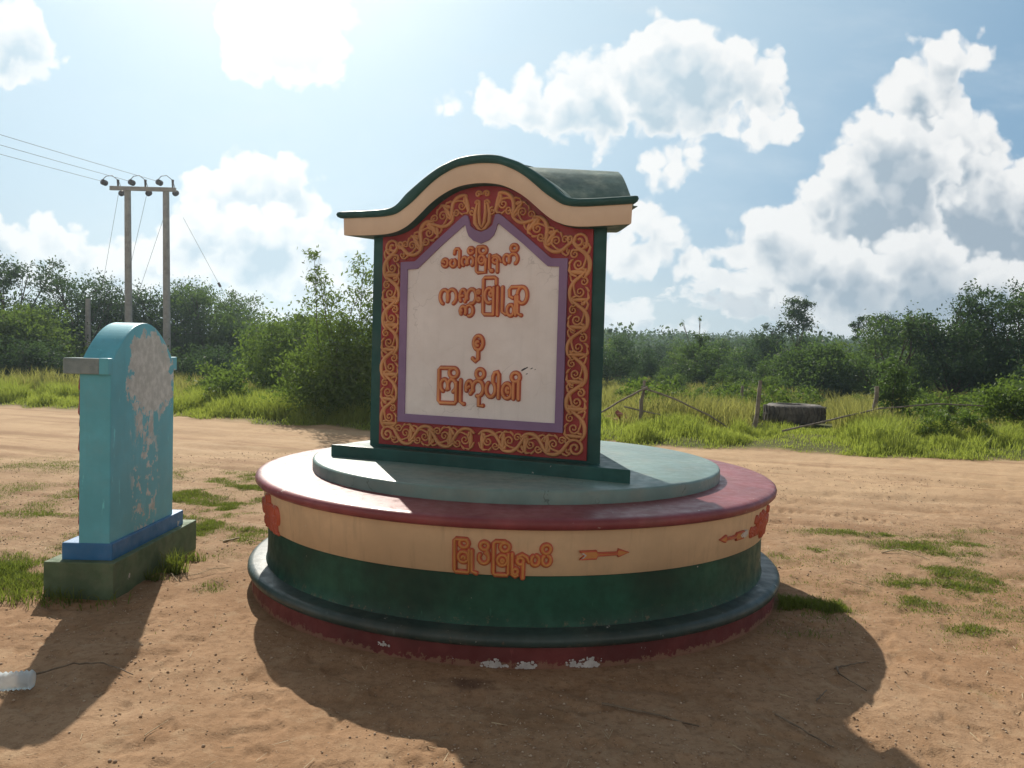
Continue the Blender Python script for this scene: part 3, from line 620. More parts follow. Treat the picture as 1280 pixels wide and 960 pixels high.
M['gold_band'] = paint('dull_ochre_paint', (0.55, 0.24, 0.07), 0.5, 0.25, dust=0.1)
band_word(BAND, -10.45, 73, .527, math.radians(.01476) * 1.642, .000427)
NAME1 = [[(x * 1.25 - 170, y * 1.3 - 60) for x, y in st] for st in LINE1]
band_word(NAME1, 53.5, 60, .527, math.radians(.0150) * 1.642, .00040, outm=M['letter_red'])
ROAD2 = [[(x - 90, y - 20) for x, y in st] for st in LINE2]
band_word(ROAD2, -71.0, 0, .527, math.radians(.0150) * 1.642, .00043, outm=M['letter_red'])
def arrow(phi0, dirn, chip):
    fn = drum_fn(math.radians(phi0)); k_ = math.radians(8.9) * 1.642 / 285 * dirn
    shp = [(0, 76), (95, 73), (104, 98), (218, 98), (222, 66), (285, 100), (224, 138), (218, 116), (104, 122), (96, 152), (2, 154), (32, 113)]
    outl = [((x) * k_, .527 - (y - 112) * .00048) for x, y in shp]
    mb = MB(); mb.ribbon(outl + [outl[0]], .0055, .013, fn, 0)
    o = mb.build('arrow', M['letter_red'], mon, recalc=False)
    mb = MB()
    for part in ([0, 1, 2, 8, 9, 10, 11], [2, 3, 7, 8], [4, 5, 6, 7, 3]):
        mb.prism([outl[i] for i in part], fn, -.004, .011)
    mb.build('arrow_face', M['gold_band'], o)
    mb = MB()
    cs = [(8, 92), (22, 88), (40, 112), (24, 140), (8, 150), (30, 114)] if not chip else [(-45, 70), (10, 80), (40, 95), (50, 115), (30, 140), (-20, 150), (-52, 120)]
    mb.prism([((x) * k_, .527 - (y - 112) * .00048) for x, y in cs], fn, -.006 if not chip else -.004, .0135 if not chip else .0125)
    mb.build('bare_plaster', simple('bare_plaster', (.5, .45, .40), (.66, .62, .57)), o)
arrow(10.7, 1, False); arrow(50.0, -1, True)

# ---- peeled whitewash along the foot of the plinth
mb = MB(); rng = random.Random(5)
def patch_on(r0, phi_c, zc, wphi, hz, n_, seed):
    rg = random.Random(seed)
    for i in range(n_):
        ph = math.radians(phi_c + rg.gauss(0, wphi)); z = zc + abs(rg.gauss(0, hz)) ; s_ = rg.uniform(.003, .011)
        q = []
        kk = rg.randint(5, 7)
        for t in range(kk):
            an = 2 * PI * t / kk; e = s_ * rg.uniform(.6, 1.2)
            a_ = ph + e * math.cos(an) / r0; z_ = z + e * .8 * math.sin(an); rr_ = r0 + 0.0035 + 0.0004 * (i % 6)
            q.append((rr_ * math.sin(a_), -rr_ * math.cos(a_), max(z_, 0.0)))
        mb.add(q, [tuple(range(kk))])
ww = simple('whitewash', (.42, .40, .38), (.62, .60, .57), 30)
for args in ((-3.2, .006, 0.75, .014, 90, 1), (2.0, .004, 0.65, .012, 110, 2), (9.5, .01, .7, .014, 50, 3), (12.4, .004, .7, .02, 90, 4), (-22, .05, .6, .01, 16, 6)):
    mb = MB(); patch_on(1.712, *args); mb.build('peeled_patch', ww, mon, recalc=False)

# ------------------------------------------------------------------ blue memorial stone to the left
blue = thing('blue_gatepost_sign', 'small turquoise arched roadside sign with peeling paint beside the round monument', 'sign', (-2.36, 5.10, 0))
def blue_paint():
    m_ = paint('turquoise_paint', (0.12, 0.46, 0.56), 0.45, 0.12, dust=0.08, streak=0.2, mud=.35)
    n = NT(m_.node_tree); b = m_.node_tree.nodes['Principled BSDF']; lk = b.inputs['Base Color'].links[0].from_socket
    tc = n.new('ShaderNodeTexCoord').outputs['Object']; s_ = n.new('ShaderNodeSeparateXYZ'); n.put(s_.inputs[0], tc)
    d0 = n.vm('LENGTH', n.vm('MULTIPLY', n.vm('SUBTRACT', tc, (0.0, .06, 1.37)), (0, 3.0, 4.4)), out=1)
    d1 = n.vm('LENGTH', n.vm('MULTIPLY', n.vm('SUBTRACT', tc, (0.0, .10, 1.24)), (0, 2.5, 4.0)), out=1)
    d2 = n.vm('LENGTH', n.vm('MULTIPLY', n.vm('SUBTRACT', tc, (0.0, .02, 1.03)), (0, 3.6, 4.0)), out=1)
    dd = n.math('MINIMUM', d0, d1)
    nz = n.noise(tc, 11, 6, 0.68); nzv = n.noise(n.vm('MULTIPLY', tc, (14, 14, 5)), 1.0, 5, 0.65)
    big = n.sm(n.math('ADD', dd, n.math('MULTIPLY', n.math('SUBTRACT', nz, .5), 1.3)), .80, .84, 1, 0)
    drips = n.math('MULTIPLY', n.sm(nzv, .52, .545), n.sm(n.math('ADD', d2, n.math('MULTIPLY', nz, .6)), .8, 1.35, 1, 0))
    low = n.math('MULTIPLY', n.sm(nz, .54, .56), n.sm(n.vm('LENGTH', n.vm('MULTIPLY', n.vm('SUBTRACT', tc, (0, .02, .62)), (0, 4.2, 1.9)), out=1), .55, 1.0, 1, 0))
    fx = n.sm(s_.outputs[0], .012, .016)                               # only the road face has peeled
    msk = n.math('MULTIPLY', n.math('MAXIMUM', big, n.math('MAXIMUM', drips, low)), fx)
    pl = n.mix(n.sm(n.noise(tc, 18, 5, .65), .35, .7), (.46, .48, .44), (.64, .655, .61))
    n.put(b.inputs['Base Color'], n.mix(msk, lk, pl)); n.put(b.inputs['Roughness'], n.math('MULTIPLY_ADD', msk, .35, .42)); return m_
M['turq'] = blue_paint()
M['cobalt'] = paint('cobalt_paint', (0.03, 0.17, 0.38), 0.45, 0.2, chips=0.2, dust=0.1)
M['moss_green'] = paint('mossy_green_paint', (0.10, 0.155, 0.085), 0.75, 0.3, chips=0.2, dust=0.35, dustcol=(.25, .22, .15))
M['cement'] = simple('cement', (.17, .23, .235), (.27, .33, .335), 12, .85, .3, 60)
mb = MB(); mb.box(-.335, .075, -.50, .72, -.1, .21); mb.build('foundation_block', M['moss_green'], blue, bevel=.008)
mb = MB(); mb.box(-.262, .035, -.44, .58, .2, .31); mb.build('base_step', M['cobalt'], blue, bevel=.008)
pts = [(-.435, 1.395)] + [(-.40 + .80 * i / 32, 1.398 + .222 * max(0, 1 - abs(-1 + i / 16) ** 2.05)) for i in range(0, 33)] + [(.435, 1.395)]
loop = [(-.435, .30)] + pts + [(.435, .30)]
mb = MB(); mb.prism(loop, lambda u, v, w: (w, u, v), -.165, .018); o = mb.build('slab', M['turq'], blue, bevel=.006)
mb = MB(); mb.box(-.245, -.035, -.468, -.30, 1.305, 1.398); mb.build('shoulder_block', M['cement'], blue, bevel=.007)
mb = MB(); mb.box(-.038, .021, -.466, -.41, 1.303, 1.400); mb.build('shoulder_block', M['turq'], blue, bevel=.007)
mb = MB(); mb.box(-.245, .021, .30, .478, 1.31, 1.402); mb.build('shoulder_block', M['turq'], blue, bevel=.007)
mb = MB(); rg = random.Random(3)
for i in range(13):                                                   # carved red border of its far face, seen edge on
    z = .36 + i * .072; w = rg.uniform(.010, .02); mb.ribbon([(-.40, z), (-.39, z + .055)], [.028, .026], w, lambda u, v, w_: (-.165 - w_, u, v))
mb.build('carved_border', M['red'], blue, recalc=False)

# ------------------------------------------------------------------ trees and shrubs
def leaf_quads(C, size, rng, droop=0.25, aspect=0.45):
    """C (n,3) leaf centres -> folded rhombic leaves with random facing"""
    n_ = len(C); d = rng.normal(size=(n_, 3)); d[:, 2] -= droop; d /= np.linalg.norm(d, axis=1)[:, None]
    q = rng.normal(size=(n_, 3)); q[:, 2] += 0.4; s_ = np.cross(d, q); s_ /= np.linalg.norm(s_, axis=1)[:, None] + 1e-9
    L = (size * rng.uniform(.6, 1.3, n_))[:, None]
    V = np.stack([C - d * L * .5, C + s_ * L * aspect * .5, C + d * L * .5, C - s_ * L * aspect * .5], 1).reshape(-1, 3)
    return V, np.arange(4 * n_).reshape(-1, 4)
def crown_mesh(name, blobs, nleaf, size, seed, clump=0.16, droop=.25, aspect=.45, hollow=0.45):
    rng = np.random.default_rng(seed); vols = np.array([b_[3] * b_[4] * b_[5] for b_ in blobs]) ** .8; vols /= vols.sum(); C, T = [], []
    for b_, w in zip(blobs, vols):
        n_ = max(30, int(nleaf * w)); k = max(4, n_ // 45)
        dirs = rng.normal(size=(k, 3)); dirs /= np.linalg.norm(dirs, axis=1)[:, None]; rad = (hollow + (1 - hollow) * rng.uniform(0, 1, k)) * rng.uniform(.75, 1.15, k)
        cc = np.array(b_[:3]) + dirs * rad[:, None] * np.array(b_[3:6]); idx = rng.integers(0, k, n_); ct = rng.uniform(0, 1, k)
        s_ = clump * (b_[3] * b_[4] * b_[5]) ** (1 / 3) * 2
        p = cc[idx] + rng.normal(size=(n_, 3)) * s_ * np.array([1, 1, .7]) * rng.uniform(.5, 1.2, k)[idx][:, None]
        C.append(p); T.append(np.clip(.55 * ct[idx] + .45 * rng.uniform(0, 1, n_), 0, 1))
    C = np.concatenate(C); T = np.concatenate(T); C[:, 2] = np.maximum(C[:, 2], 0.02)
    V, F = leaf_quads(C, size, rng, droop, aspect); return mesh_np(name, V, [F], [T])
def trunk_mesh(blobs, r0, seed, lean=(0, 0), twigs=3):
    rg = random.Random(seed); mb = MB(); zs = [b_[2] for b_ in blobs]; zt = min(zs) * .75; base = Vector((0, 0, -.1))
    top = Vector((lean[0], lean[1], zt)); mid = (base + top) / 2 + Vector((rg.uniform(-.06, .06), rg.uniform(-.06, .06), 0)) * zt
    mb.tube([base, mid, top], [r0, r0 * .8, r0 * .62], 8)
    for b_ in blobs:
        e = Vector(b_[:3]); t = rg.uniform(.55, 1.0); st = mid.lerp(top, t) if t < 1 else top
        m1 = st.lerp(e, .5) + Vector((rg.uniform(-.1, .1), rg.uniform(-.1, .1), -.08)) * (e - st).length
        mb.tube([st, m1, e], [r0 * .45, r0 * .3, r0 * .14], 6)
        for q in range(twigs):
            d = Vector((rg.gauss(0, 1), rg.gauss(0, 1), rg.gauss(.3, .8))).normalized(); tip = e + Vector((d.x * b_[3], d.y * b_[4], d.z * b_[5])) * .85
            s0 = m1.lerp(e, rg.uniform(.3, 1)); mb.tube([s0, s0.lerp(tip, .5) + Vector((0, 0, .03)), tip], [r0 * .16, r0 * .1, r0 * .04], 4)
    return mb
def tree(name, label, x, y, blobs, nleaf, size, seed, mat, r0=.08, group=None, cat='tree', lean=(0, 0), rz=0, **kw):
    t = thing(name, label, cat, (x, y, gz(x, y)), rz, group)
    trunk_mesh(blobs, r0, seed, lean).build('trunk', M['bark'], t, recalc=False)
    obj('crown', crown_mesh('crown', blobs, nleaf, size, seed, **kw), M[mat], t); return t
def dup(root, x, y, rz, sc, label=None):
    r_ = root.copy(); COL.objects.link(r_); r_.location = (x, y, gz(x, y)); r_.rotation_euler = (0, 0, rz); r_.scale = sc
    if label: r_['label'] = label
    for ch in list(root.children):
        c_ = ch.copy(); COL.objects.link(c_); c_.parent = r_
    return r_
def rblobs(seed, n_, w, h, z0, rmin, rmax):
    rg = random.Random(seed); out = []
    for i in range(n_):
        a_ = rg.uniform(0, 2 * PI); t = rg.random(); z = z0 + (h - z0) * t; wr = w * (1 - .42 * t) * math.sqrt(rg.random()); r_ = rg.uniform(rmin, rmax) * (1 - .3 * t)
        out.append((wr * math.cos(a_), wr * math.sin(a_), z, r_ * rg.uniform(.85, 1.3), r_ * rg.uniform(.85, 1.3), r_ * rg.uniform(.6, .9)))
    return out
# the feathery young tree by the road, just left of the monument
tree('young_tree', 'feathery young tree with wispy tops at the road edge just left of the monument', -3.55, 16.2,
     [(-.2, 0, .55, .9, .7, .55), (.55, .1, .6, .8, .7, .6), (0, 0, 1.2, .75, .7, .5), (.6, 0, 1.35, .7, .6, .5), (-.1, .1, 1.8, .5, .5, .4), (.5, 0, 2.0, .55, .5, .45), (.95, .1, 2.3, .4, .4, .4), (-.25, 0, 2.35, .36, .3, .34), (-.4, 0, 2.85, .25, .22, .28), (-.5, 0, 3.25, .16, .16, .2), (.45, 0, 2.6, .3, .3, .3), (.5, 0, 3.0, .25, .22, .22), (1.3, .2, 1.6, .6, .6, .6), (1.2, .2, .8, .7, .7, .6), (-.75, .2, .9, .5, .4, .5), (.2, -.3, .35, 1.0, .6, .4), (-.6, 0, .45, .6, .5, .45), (.3, 0, 1.0, .9, .7, .6)],
     26000, .09, 11, 'leaf_c', .035, clump=.20, aspect=.36)
tree('roadside_bush', 'rounded pale green bush behind the road verge left of the feathery tree', -5.6, 21.5, rblobs(4, 9, 1.7, 2.1, .6, .6, .95), 9000, .10, 4, 'leaf_c', .06, cat='bush')
tree('roadside_bush', 'mid green bush in the middle of the thicket between the poles and the feathery tree', -7.0, 25.0, rblobs(8, 9, 1.6, 2.2, .5, .7, 1.0), 8000, .11, 8, 'leaf_a', .06, cat='bush')
LT = [(-20.3, 31.5, 5.3, 3.2, 'leaf_b', 'tall dark tree at the far left edge of the clearing'), (-17.2, 32.5, 4.9, 2.5, 'leaf_b', 'dark open crowned tree second from the left edge'), (-15.0, 34.5, 5.0, 2.1, 'leaf_b', 'airy tree left of the twin utility poles'), (-12.8, 34.0, 4.5, 2.1, 'leaf_a', 'green tree directly behind the twin utility poles'),
      (-10.6, 32.5, 2.9, 1.7, 'leaf_a', 'low rounded tree right of the twin utility poles'), (-21.0, 28.5, 4.6, 2.4, 'leaf_a', 'leafy tree cut by the left side of the photograph'), (-17.6, 28.5, 2.7, 1.6, 'leaf_c', 'pale lit bush below the dark trees on the left')]
for i, (x, y, h, w, mt, lb) in enumerate(LT):
    bl = rblobs(40 + i, 28, w, h * .86, .6, .85, 1.3)
    tree('broadleaf_tree', lb, x, y, bl, 26000, .125, 60 + i, mt, .12, clump=.17)
shr = tree('shrub', 'dark shrub filling the thicket under the left trees', -19, 27, rblobs(77, 6, 1.1, 1.3, .4, .5, .8), 3500, .10, 77, 'leaf_b', .03, 'shrubs under the left trees', 'shrub')
rg = random.Random(9)
for i in range(22):
    x = -24 + i * .85 + rg.uniform(-.3, .3); y = 26.5 + rg.uniform(-1.5, 3.5) + max(0, (x + 12) * .15)
    dup(shr, x, y, rg.uniform(0, 6), (rg.uniform(.9, 1.3), rg.uniform(.9, 1.3), rg.uniform(.7, 1.25)))
# distant dark grove seen past the blue sign
for i, (x, y, h, lb) in enumerate([(-17.2, 85, 6.4, 'distant dark tree with a round head just right of the twin poles'), (-13.2, 78, 5.6, 'distant dark tree at the left end of the grove beyond the road'), (-11.0, 76, 6.2, 'distant dark tree in the middle of the grove beyond the road'), (-8.8, 75, 6.4, 'tall distant dark tree at the right end of the grove'), (-6.2, 74, 5.6, 'distant dark tree partly behind the feathery young tree'), (-23, 95, 6.5, 'distant dark tree showing between the twin poles')]):
    tree('distant_tree', lb, x, y, rblobs(90 + i, 9, 1.9, h * .85, 1.6, 1.0, 1.5), 4500, .24, 90 + i, 'leaf_b', .16)
# right hand side: tall thicket at the frame edge
RT = [(18.7, 29.5, 5.7, 2.6, 'leaf_b', 'tallest dark tree at the right edge'), (16.4, 29.8, 4.6, 2.2, 'leaf_b', 'dark leafy tree sloping down left of the tallest right hand tree'), (14.6, 31.0, 3.6, 1.9, 'leaf_a', 'bushy green tree in the middle of the right hand thicket'), (18.6, 26.8, 4.6, 1.9, 'leaf_a', 'leafy tree cut by the right side of the photograph'), (12.4, 32.0, 2.5, 1.5, 'leaf_a', 'low green tree at the left foot of the right hand thicket'), (17.6, 25.4, 2.3, 1.5, 'leaf_b', 'dark bush in front of the right hand thicket')]
for i, (x, y, h, w, mt, lb) in enumerate(RT):
    tree('broadleaf_tree', lb, x, y, rblobs(140 + i, 18, w, h * .88, .5, .8, 1.15), 17000, .125, 160 + i, mt, .1, clump=.15)
tree('slender_tree', 'slender dark tree with a small tufted crown standing above the scrub', 15.9, 45, [(0, 0, 4.3, .7, .6, .55), (.4, 0, 3.7, .6, .5, .4), (-.5, 0, 3.3, .5, .5, .35), (.5, .1, 4.8, .45, .4, .35), (-.3, 0, 4.8, .4, .4, .3), (.3, 0, 2.5, .5, .5, .35)], 3600, .14, 31, 'leaf_b', .07, clump=.2)
tree('round_tree', 'rounded dark tree left of the slender tree above the scrub', 14.3, 45, rblobs(33, 9, 1.2, 3.5, .9, .7, 1.0), 6500, .14, 33, 'leaf_b', .1)
tree('arched_tree', 'dark tree with an arching bough against the sky right of the slender tree', 21.0, 46, [(-1.3, 0, 3.6, .5, .4, .45), (-.8, 0, 4.0, .5, .4, .3), (-.2, 0, 3.9, .5, .4, .28), (.5, 0, 3.8, .8, .7, .6), (.9, 0, 3.2, .8, .7, .6), (.4, 0, 2.4, .9, .8, .7), (-1.4, 0, 3.0, .3, .3, .4)], 5500, .14, 35, 'leaf_b', .1)
tree('sapling', 'dark sapling behind the right hand fence post', 7.9, 16.6, [(0, 0, 1.0, .36, .3, .3), (.1, 0, 1.3, .3, .3, .25), (-.2, 0, .8, .3, .3, .22), (.3, 0, .85, .3, .3, .22), (.05, 0, .62, .28, .28, .2)], 2600, .09, 37, 'leaf_a', .025, aspect=.35)
tree('verge_bush', 'leafy bush on the road verge at the right edge', 10.1, 15.6, rblobs(39, 8, .75, 1.25, .3, .3, .5), 6000, .075, 39, 'leaf_c', .03, cat='bush')
tree('low_bush', 'low bush among the tall grass right of the fallen bamboo', 8.0, 14.3, rblobs(43, 6, .5, .5, .15, .2, .32), 3000, .06, 43, 'leaf_c', .015, cat='bush')
tree('bare_topped_tree', 'thin tree with bare upper twigs left of the middle of the scrub', 8.7, 38, [(0, 0, 2.0, .8, .7, .6), (.2, 0, 2.6, .5, .4, .4), (-.4, 0, 1.5, .8, .7, .6), (-.7, 0, 3.2, .12, .1, .15), (.1, 0, 3.5, .1, .1, .15)], 3200, .12, 45, 'leaf_a', .06)
protos = [tree('scrub_bush', 'green bush in the dense scrub beyond the broken fence', 10 + 3.0 * i, 42 + i, rblobs(200 + i, 8, 1.5, 1.9, .4, .6, .95), 5000, .12, 200 + i, mt, .04, 'bushes in the scrub beyond the fence', 'bush') for i, mt in enumerate(('leaf_a', 'leaf_b', 'leaf_c'))]
rg = random.Random(12)
for i in range(80):
    y = rg.uniform(36, 72); lo, hi = .115 * y, .62 * y; x = rg.uniform(lo, hi); s_ = rg.uniform(.7, 1.15) * (0.62 + y / 95)
    if i > 66: y = rg.uniform(25, 36); x = rg.uniform(.13, .5) * y; s_ = rg.uniform(.35, .62)
    dup(protos[i % 3] if y > 29 else protos[(i % 2) * 2], x, y, rg.uniform(0, 6), (s_, s_, s_ * rg.uniform(.75, 1.15)))
lowp = tree('weed_clump', 'broad leaved weed clump in the meadow behind the fence', 4.2, 21, rblobs(301, 5, .45, .5, .12, .16, .3), 1300, .07, 301, 'leaf_c', .012, 'weed clumps in the meadow', 'weed')
for i in range(34):
    y = rg.uniform(16.5, 27); x = rg.uniform(.13 * y, .60 * y); s_ = rg.uniform(.6, 1.5)
    if abs(x / y - .355) < .07 and y < 18: continue
    dup(lowp, x, y, rg.uniform(0, 6), (s_, s_, s_))
for i in range(16):
    y = rg.uniform(17, 24); x = rg.uniform(-.40 * y, -.20 * y)
    s_ = rg.uniform(.6, 1.5); o = dup(lowp, x, y, rg.uniform(0, 6), (s_, s_, s_), 'broad leaved weed clump behind the left road verge'); o['group'] = 'weed clumps behind the left verge'

# far woodland: one mass nobody could count
rng = np.random.default_rng(7); Cs, Ts, Ss = [], [], []
def wood(n_, rlo, rhi, alo, ahi, hlo, hhi, per, leaf):
    r_ = np.sqrt(rng.uniform(rlo ** 2, rhi ** 2, n_)); az = rng.uniform(alo, ahi, n_); x, y = r_ * np.sin(az), r_ * np.cos(az); z = ground_z(x, y); h = rng.uniform(hlo, hhi, n_)
    for i in range(n_):
        d = rng.normal(size=(per, 3)); d /= np.linalg.norm(d, axis=1)[:, None]; d *= rng.uniform(.6, 1.1, per)[:, None]
        c_ = np.array([x[i], y[i], z[i] + h[i] * .55]) + d * np.array([h[i] * .45, h[i] * .45, h[i] * .5])
        Cs.append(c_); Ts.append(np.clip(rng.uniform(0, 1) * .6 + .4 * rng.uniform(0, 1, per), 0, 1)); Ss.append(np.full(per, leaf))
wood(260, 60, 110, -.02, .66, 2.2, 4.2, 170, .34)
wood(420, 110, 220, -.05, .66, 3.0, 5.5, 110, .6)
wood(900, 220, 420, -.12, .68, 4.0, 6.5, 70, 1.0)
wood(120, 55, 100, -.66, -.36, 2.5, 5.0, 150, .32)
wood(380, 100, 300, -.66, -.02, 3.0, 6.0, 70, .7)
wood(900, 420, 1100, -.68, .68, 5, 9, 34, 2.2)
C = np.concatenate(Cs); T = np.concatenate(Ts); S = np.concatenate(Ss)
V, F = leaf_quads(C, S, rng, .2, .6); V_wood = V; tag(obj('far_woodland', mesh_np('far_woodland', V, [F], [T]), M['leaf_far']), 'far green woodland covering the low ridge', 'woodland', None, 'stuff')

# ------------------------------------------------------------------ grass
def blades(X, Y, h, w, rng, lean=.35, tint=None):
    n_ = len(X); Z = ground_z(X, Y) - .01; a_ = rng.uniform(0, 2 * PI, n_); dx, dy = np.cos(a_), np.sin(a_); b_ = rng.uniform(0, 2 * PI, n_); l = lean * h * rng.uniform(.2, 1.4, n_)
    lx, ly = np.cos(b_) * l, np.sin(b_) * l; B = np.stack([X, Y, Z], -1); side = np.stack([dx * w, dy * w, 0 * w], -1)
    mid = B + np.stack([lx * .35, ly * .35, h * .6], -1); tip = B + np.stack([lx, ly, h * (1 - .25 * (l / (h + 1e-6)))], -1)
    V = np.stack([B - side, B + side, mid + side * .75, mid - side * .75, tip], 1).reshape(-1, 3); i = np.arange(n_) * 5
    q = np.stack([i, i + 1, i + 2, i + 3], -1); t = np.stack([i + 3, i + 2, i + 4], -1)
    tint = rng.uniform(0, 1, n_) if tint is None else tint
    return V, q, t, tint
def grass_obj(name, X, Y, h, w, mat, label, seed, lean=.35, tint=None, cat='grass'):
    rng = np.random.default_rng(seed); V, q, t, ti = blades(X, Y, h, w, rng, lean, tint)
    return tag(obj(name, mesh_np(name, V, [q, t], [ti, ti]), M[mat]), label, cat, None, 'stuff')
rng = np.random.default_rng(3)
n_ = 170000                                                          # verge beside the road
X = np.concatenate([rng.uniform(-16, -1.2, n_ // 2), rng.uniform(1.0, 13, n_ // 2)]); Y = verge_y(X) + rng.uniform(0, 1, n_) ** 1.4 * 3.6
cl = fbm(X * 1.3, Y * 1.3, 61, 3); edge = np.clip((Y - verge_y(X)) / 1.0, 0, 1); k = rng.uniform(0, 1, n_) < (.25 + 1.3 * sstep(cl, .35, .65)) * (.35 + .65 * edge)
k &= ~(np.hypot(X - 6.2, Y - 17.5) < .72)
X, Y, cl, edge = X[k], Y[k], cl[k], edge[k]; cut = 1 - .55 * sstep(.07 - np.abs(X / Y - .355), 0, .02); h = cut * (.05 + .10 * edge + .27 * edge * sstep(cl, .42, .7)) * rng.uniform(.6, 1.3, len(X))
grass_obj('verge_grass', X, Y, h, np.full(len(X), .0055), 'grass', 'bright green grass along the road edge', 5, .45)
n_ = 180000                                                          # taller meadow behind
X = np.concatenate([rng.uniform(-.02, .68, n_ * 2 // 3), rng.uniform(-.70, -.10, n_ // 3)]); d_ = 15 + 33 * rng.uniform(0, 1, n_) ** 1.25; X = X * d_; Y = d_
k = (Y > verge_y(X) + 2.2) & ~((np.abs(X / Y - .355) < .05) & (Y < 18.2)); X, Y = X[k], Y[k]; cl = fbm(X * .6, Y * .6, 71, 3); k = rng.uniform(0, 1, len(X)) < .2 + 1.2 * sstep(cl, .35, .6); X, Y, cl = X[k], Y[k], cl[k]
grass_obj('meadow_grass', X, Y, (.18 + .42 * sstep(cl, .4, .7)) * rng.uniform(.5, 1.3, len(X)), .0045 + .00028 * Y, 'meadow', 'taller yellowish grass of the meadow behind the fence', 6, .4)
Xs, Ys = [], []                                                      # thin turf on the bare earth
for px, py, rx, ry, d in PATCH:
    n_ = int(rx * ry * 5 * 13000 * min(1, 6.0 / py)); Xs.append(px + rx * rng.uniform(-1.25, 1.25, n_)); Ys.append(py + ry * rng.uniform(-1.25, 1.25, n_))
X, Y = np.concatenate(Xs + [rng.uniform(-7, 5.5, 60000)]), np.concatenate(Ys + [rng.uniform(4.0, 10.5, 60000)]); tmv = np.maximum(turf_mask(X, Y), .22 * sstep(fbm(X * 1.4, Y * 1.4, 23, 3), .5, .75)); k = rng.uniform(0, 1, len(X)) < tmv ** 1.2
k &= np.hypot(X - PC[0], Y - PC[1]) > 1.74; k &= ~((X > -2.70) & (X < -2.28) & (Y > 4.59) & (Y < 5.83))
X, Y, tmv = X[k], Y[k], tmv[k]; tall = 1 + .7 * ((np.hypot(X + 3.0, Y - 5.0) < .6) | (np.hypot(X - 1.7, Y - 4.65) < .4))
grass_obj('turf_patches', X, Y, (.014 + .020 * tmv) * tall * rng.uniform(.5, 1.4, len(X)), np.full(len(X), .0022), 'turf', 'short worn grass growing in patches on the bare earth', 7, .7)
# tufts at the foot of the blue sign
ths = []
for cx, cy, s_, hh, n_ in ((-2.62, 4.54, .16, .09, 260), (-2.95, 4.60, .20, .08, 260), (-2.20, 5.2, .05, .17, 160), (-2.24, 5.0, .04, .10, 90), (-2.18, 5.5, .05, .08, 90)):
    ths.append((rng.normal(cx, s_, n_), rng.normal(cy, s_ * .35, n_), hh * rng.uniform(.4, 1.3, n_)))
X, Y, h = (np.concatenate([t[i] for t in ths]) for i in range(3)); k = ~((X > -2.70) & (X < -2.28) & (Y > 4.59)); X, Y, h = X[k], Y[k], h[k]
grass_obj('base_tufts', X, Y, h, np.full(len(X), .003), 'turf', 'grass tufts round the foot of the blue sign', 8, .6)

# gravel and straw litter on the earth
ico = np.array([(0, 0, 1), (.9, 0, .1), (.28, .85, .15), (-.72, .53, .05), (-.72, -.53, .1), (.28, -.85, .05), (0, 0, -.6)]); icf = np.array([(0, 1, 2), (0, 2, 3), (0, 3, 4), (0, 4, 5), (0, 5, 1), (6, 2, 1), (6, 3, 2), (6, 4, 3), (6, 5, 4), (6, 1, 5)])
n_ = 24000; rad = 2.2 + 9.5 * rng.uniform(0, 1, n_) ** 1.5; az = rng.uniform(-.66, .66, n_); X, Y = rad * np.sin(az), rad * np.cos(az); k = (np.hypot(X - PC[0], Y - PC[1]) > 1.76) & ~((X > -2.72) & (X < -2.26) & (Y > 4.57) & (Y < 5.85)) & (fbm(X * 1.1, Y * 1.1, 81, 3) + .25 * rng.uniform(-1, 1, n_) > .44)
X, Y = X[k], Y[k]; n_ = len(X); s_ = .0018 + .0055 * rng.uniform(0, 1, n_) ** 3.0 + .0004 * np.hypot(X, Y)
th = rng.uniform(0, 6.3, n_); sc = rng.uniform(.6, 1.3, (n_, 3)) * s_[:, None]; P0 = ico[None] * sc[:, None, :]
P1 = np.stack([P0[..., 0] * np.cos(th)[:, None] - P0[..., 1] * np.sin(th)[:, None], P0[..., 0] * np.sin(th)[:, None] + P0[..., 1] * np.cos(th)[:, None], P0[..., 2] * .75], -1)
P1 += np.stack([X, Y, ground_z(X, Y) + s_ * .25], -1)[:, None, :]
ti = np.repeat(rng.uniform(0, 1, n_), 10); gvm, n, b = mat_new('gravel'); tt = n.new('ShaderNodeAttribute', attribute_name='tint').outputs['Fac']
n.put(b.inputs['Base Color'], n.mix(n.sm(tt, .0, .8), (.27, .17, .10), (.50, .38, .27))); b.inputs['Roughness'].default_value = .9
tag(obj('gravel', mesh_np('gravel', P1.reshape(-1, 3), [(icf[None] + (np.arange(n_) * 7)[:, None, None]).reshape(-1, 3)], [ti]), gvm), 'scattered small stones on the bare earth', 'gravel', None, 'stuff')
n_ = 1500; X = rng.uniform(-5, 4.5, n_); Y = rng.uniform(2.6, 9, n_); k = (np.hypot(X - PC[0], Y - PC[1]) > 1.8) & ~((X > -2.74) & (X < -2.24) & (Y > 4.5) & (Y < 5.9)); X, Y = X[k], Y[k]
V, Fq = [], []
for i, (x, y) in enumerate(zip(X, Y)):
    L, a_, w = rng.uniform(.015, .07), rng.uniform(0, PI), .0012; dx, dy = math.cos(a_) * L, math.sin(a_) * L; z = gz(x, y) + .006
    V += [(x - dy / L * w, y + dx / L * w, z), (x + dy / L * w, y - dx / L * w, z), (x + dx + dy / L * w, y + dy - dx / L * w, z + rng.uniform(0, .008)), (x + dx - dy / L * w, y + dy + dx / L * w, z + .003)]; Fq.append((4 * i, 4 * i + 1, 4 * i + 2, 4 * i + 3))
tag(obj('straw_litter', mesh_np('straw_litter', np.array(V), [np.array(Fq)]), M['straw']), 'bits of dry straw scattered on the earth', 'straw', None, 'stuff')

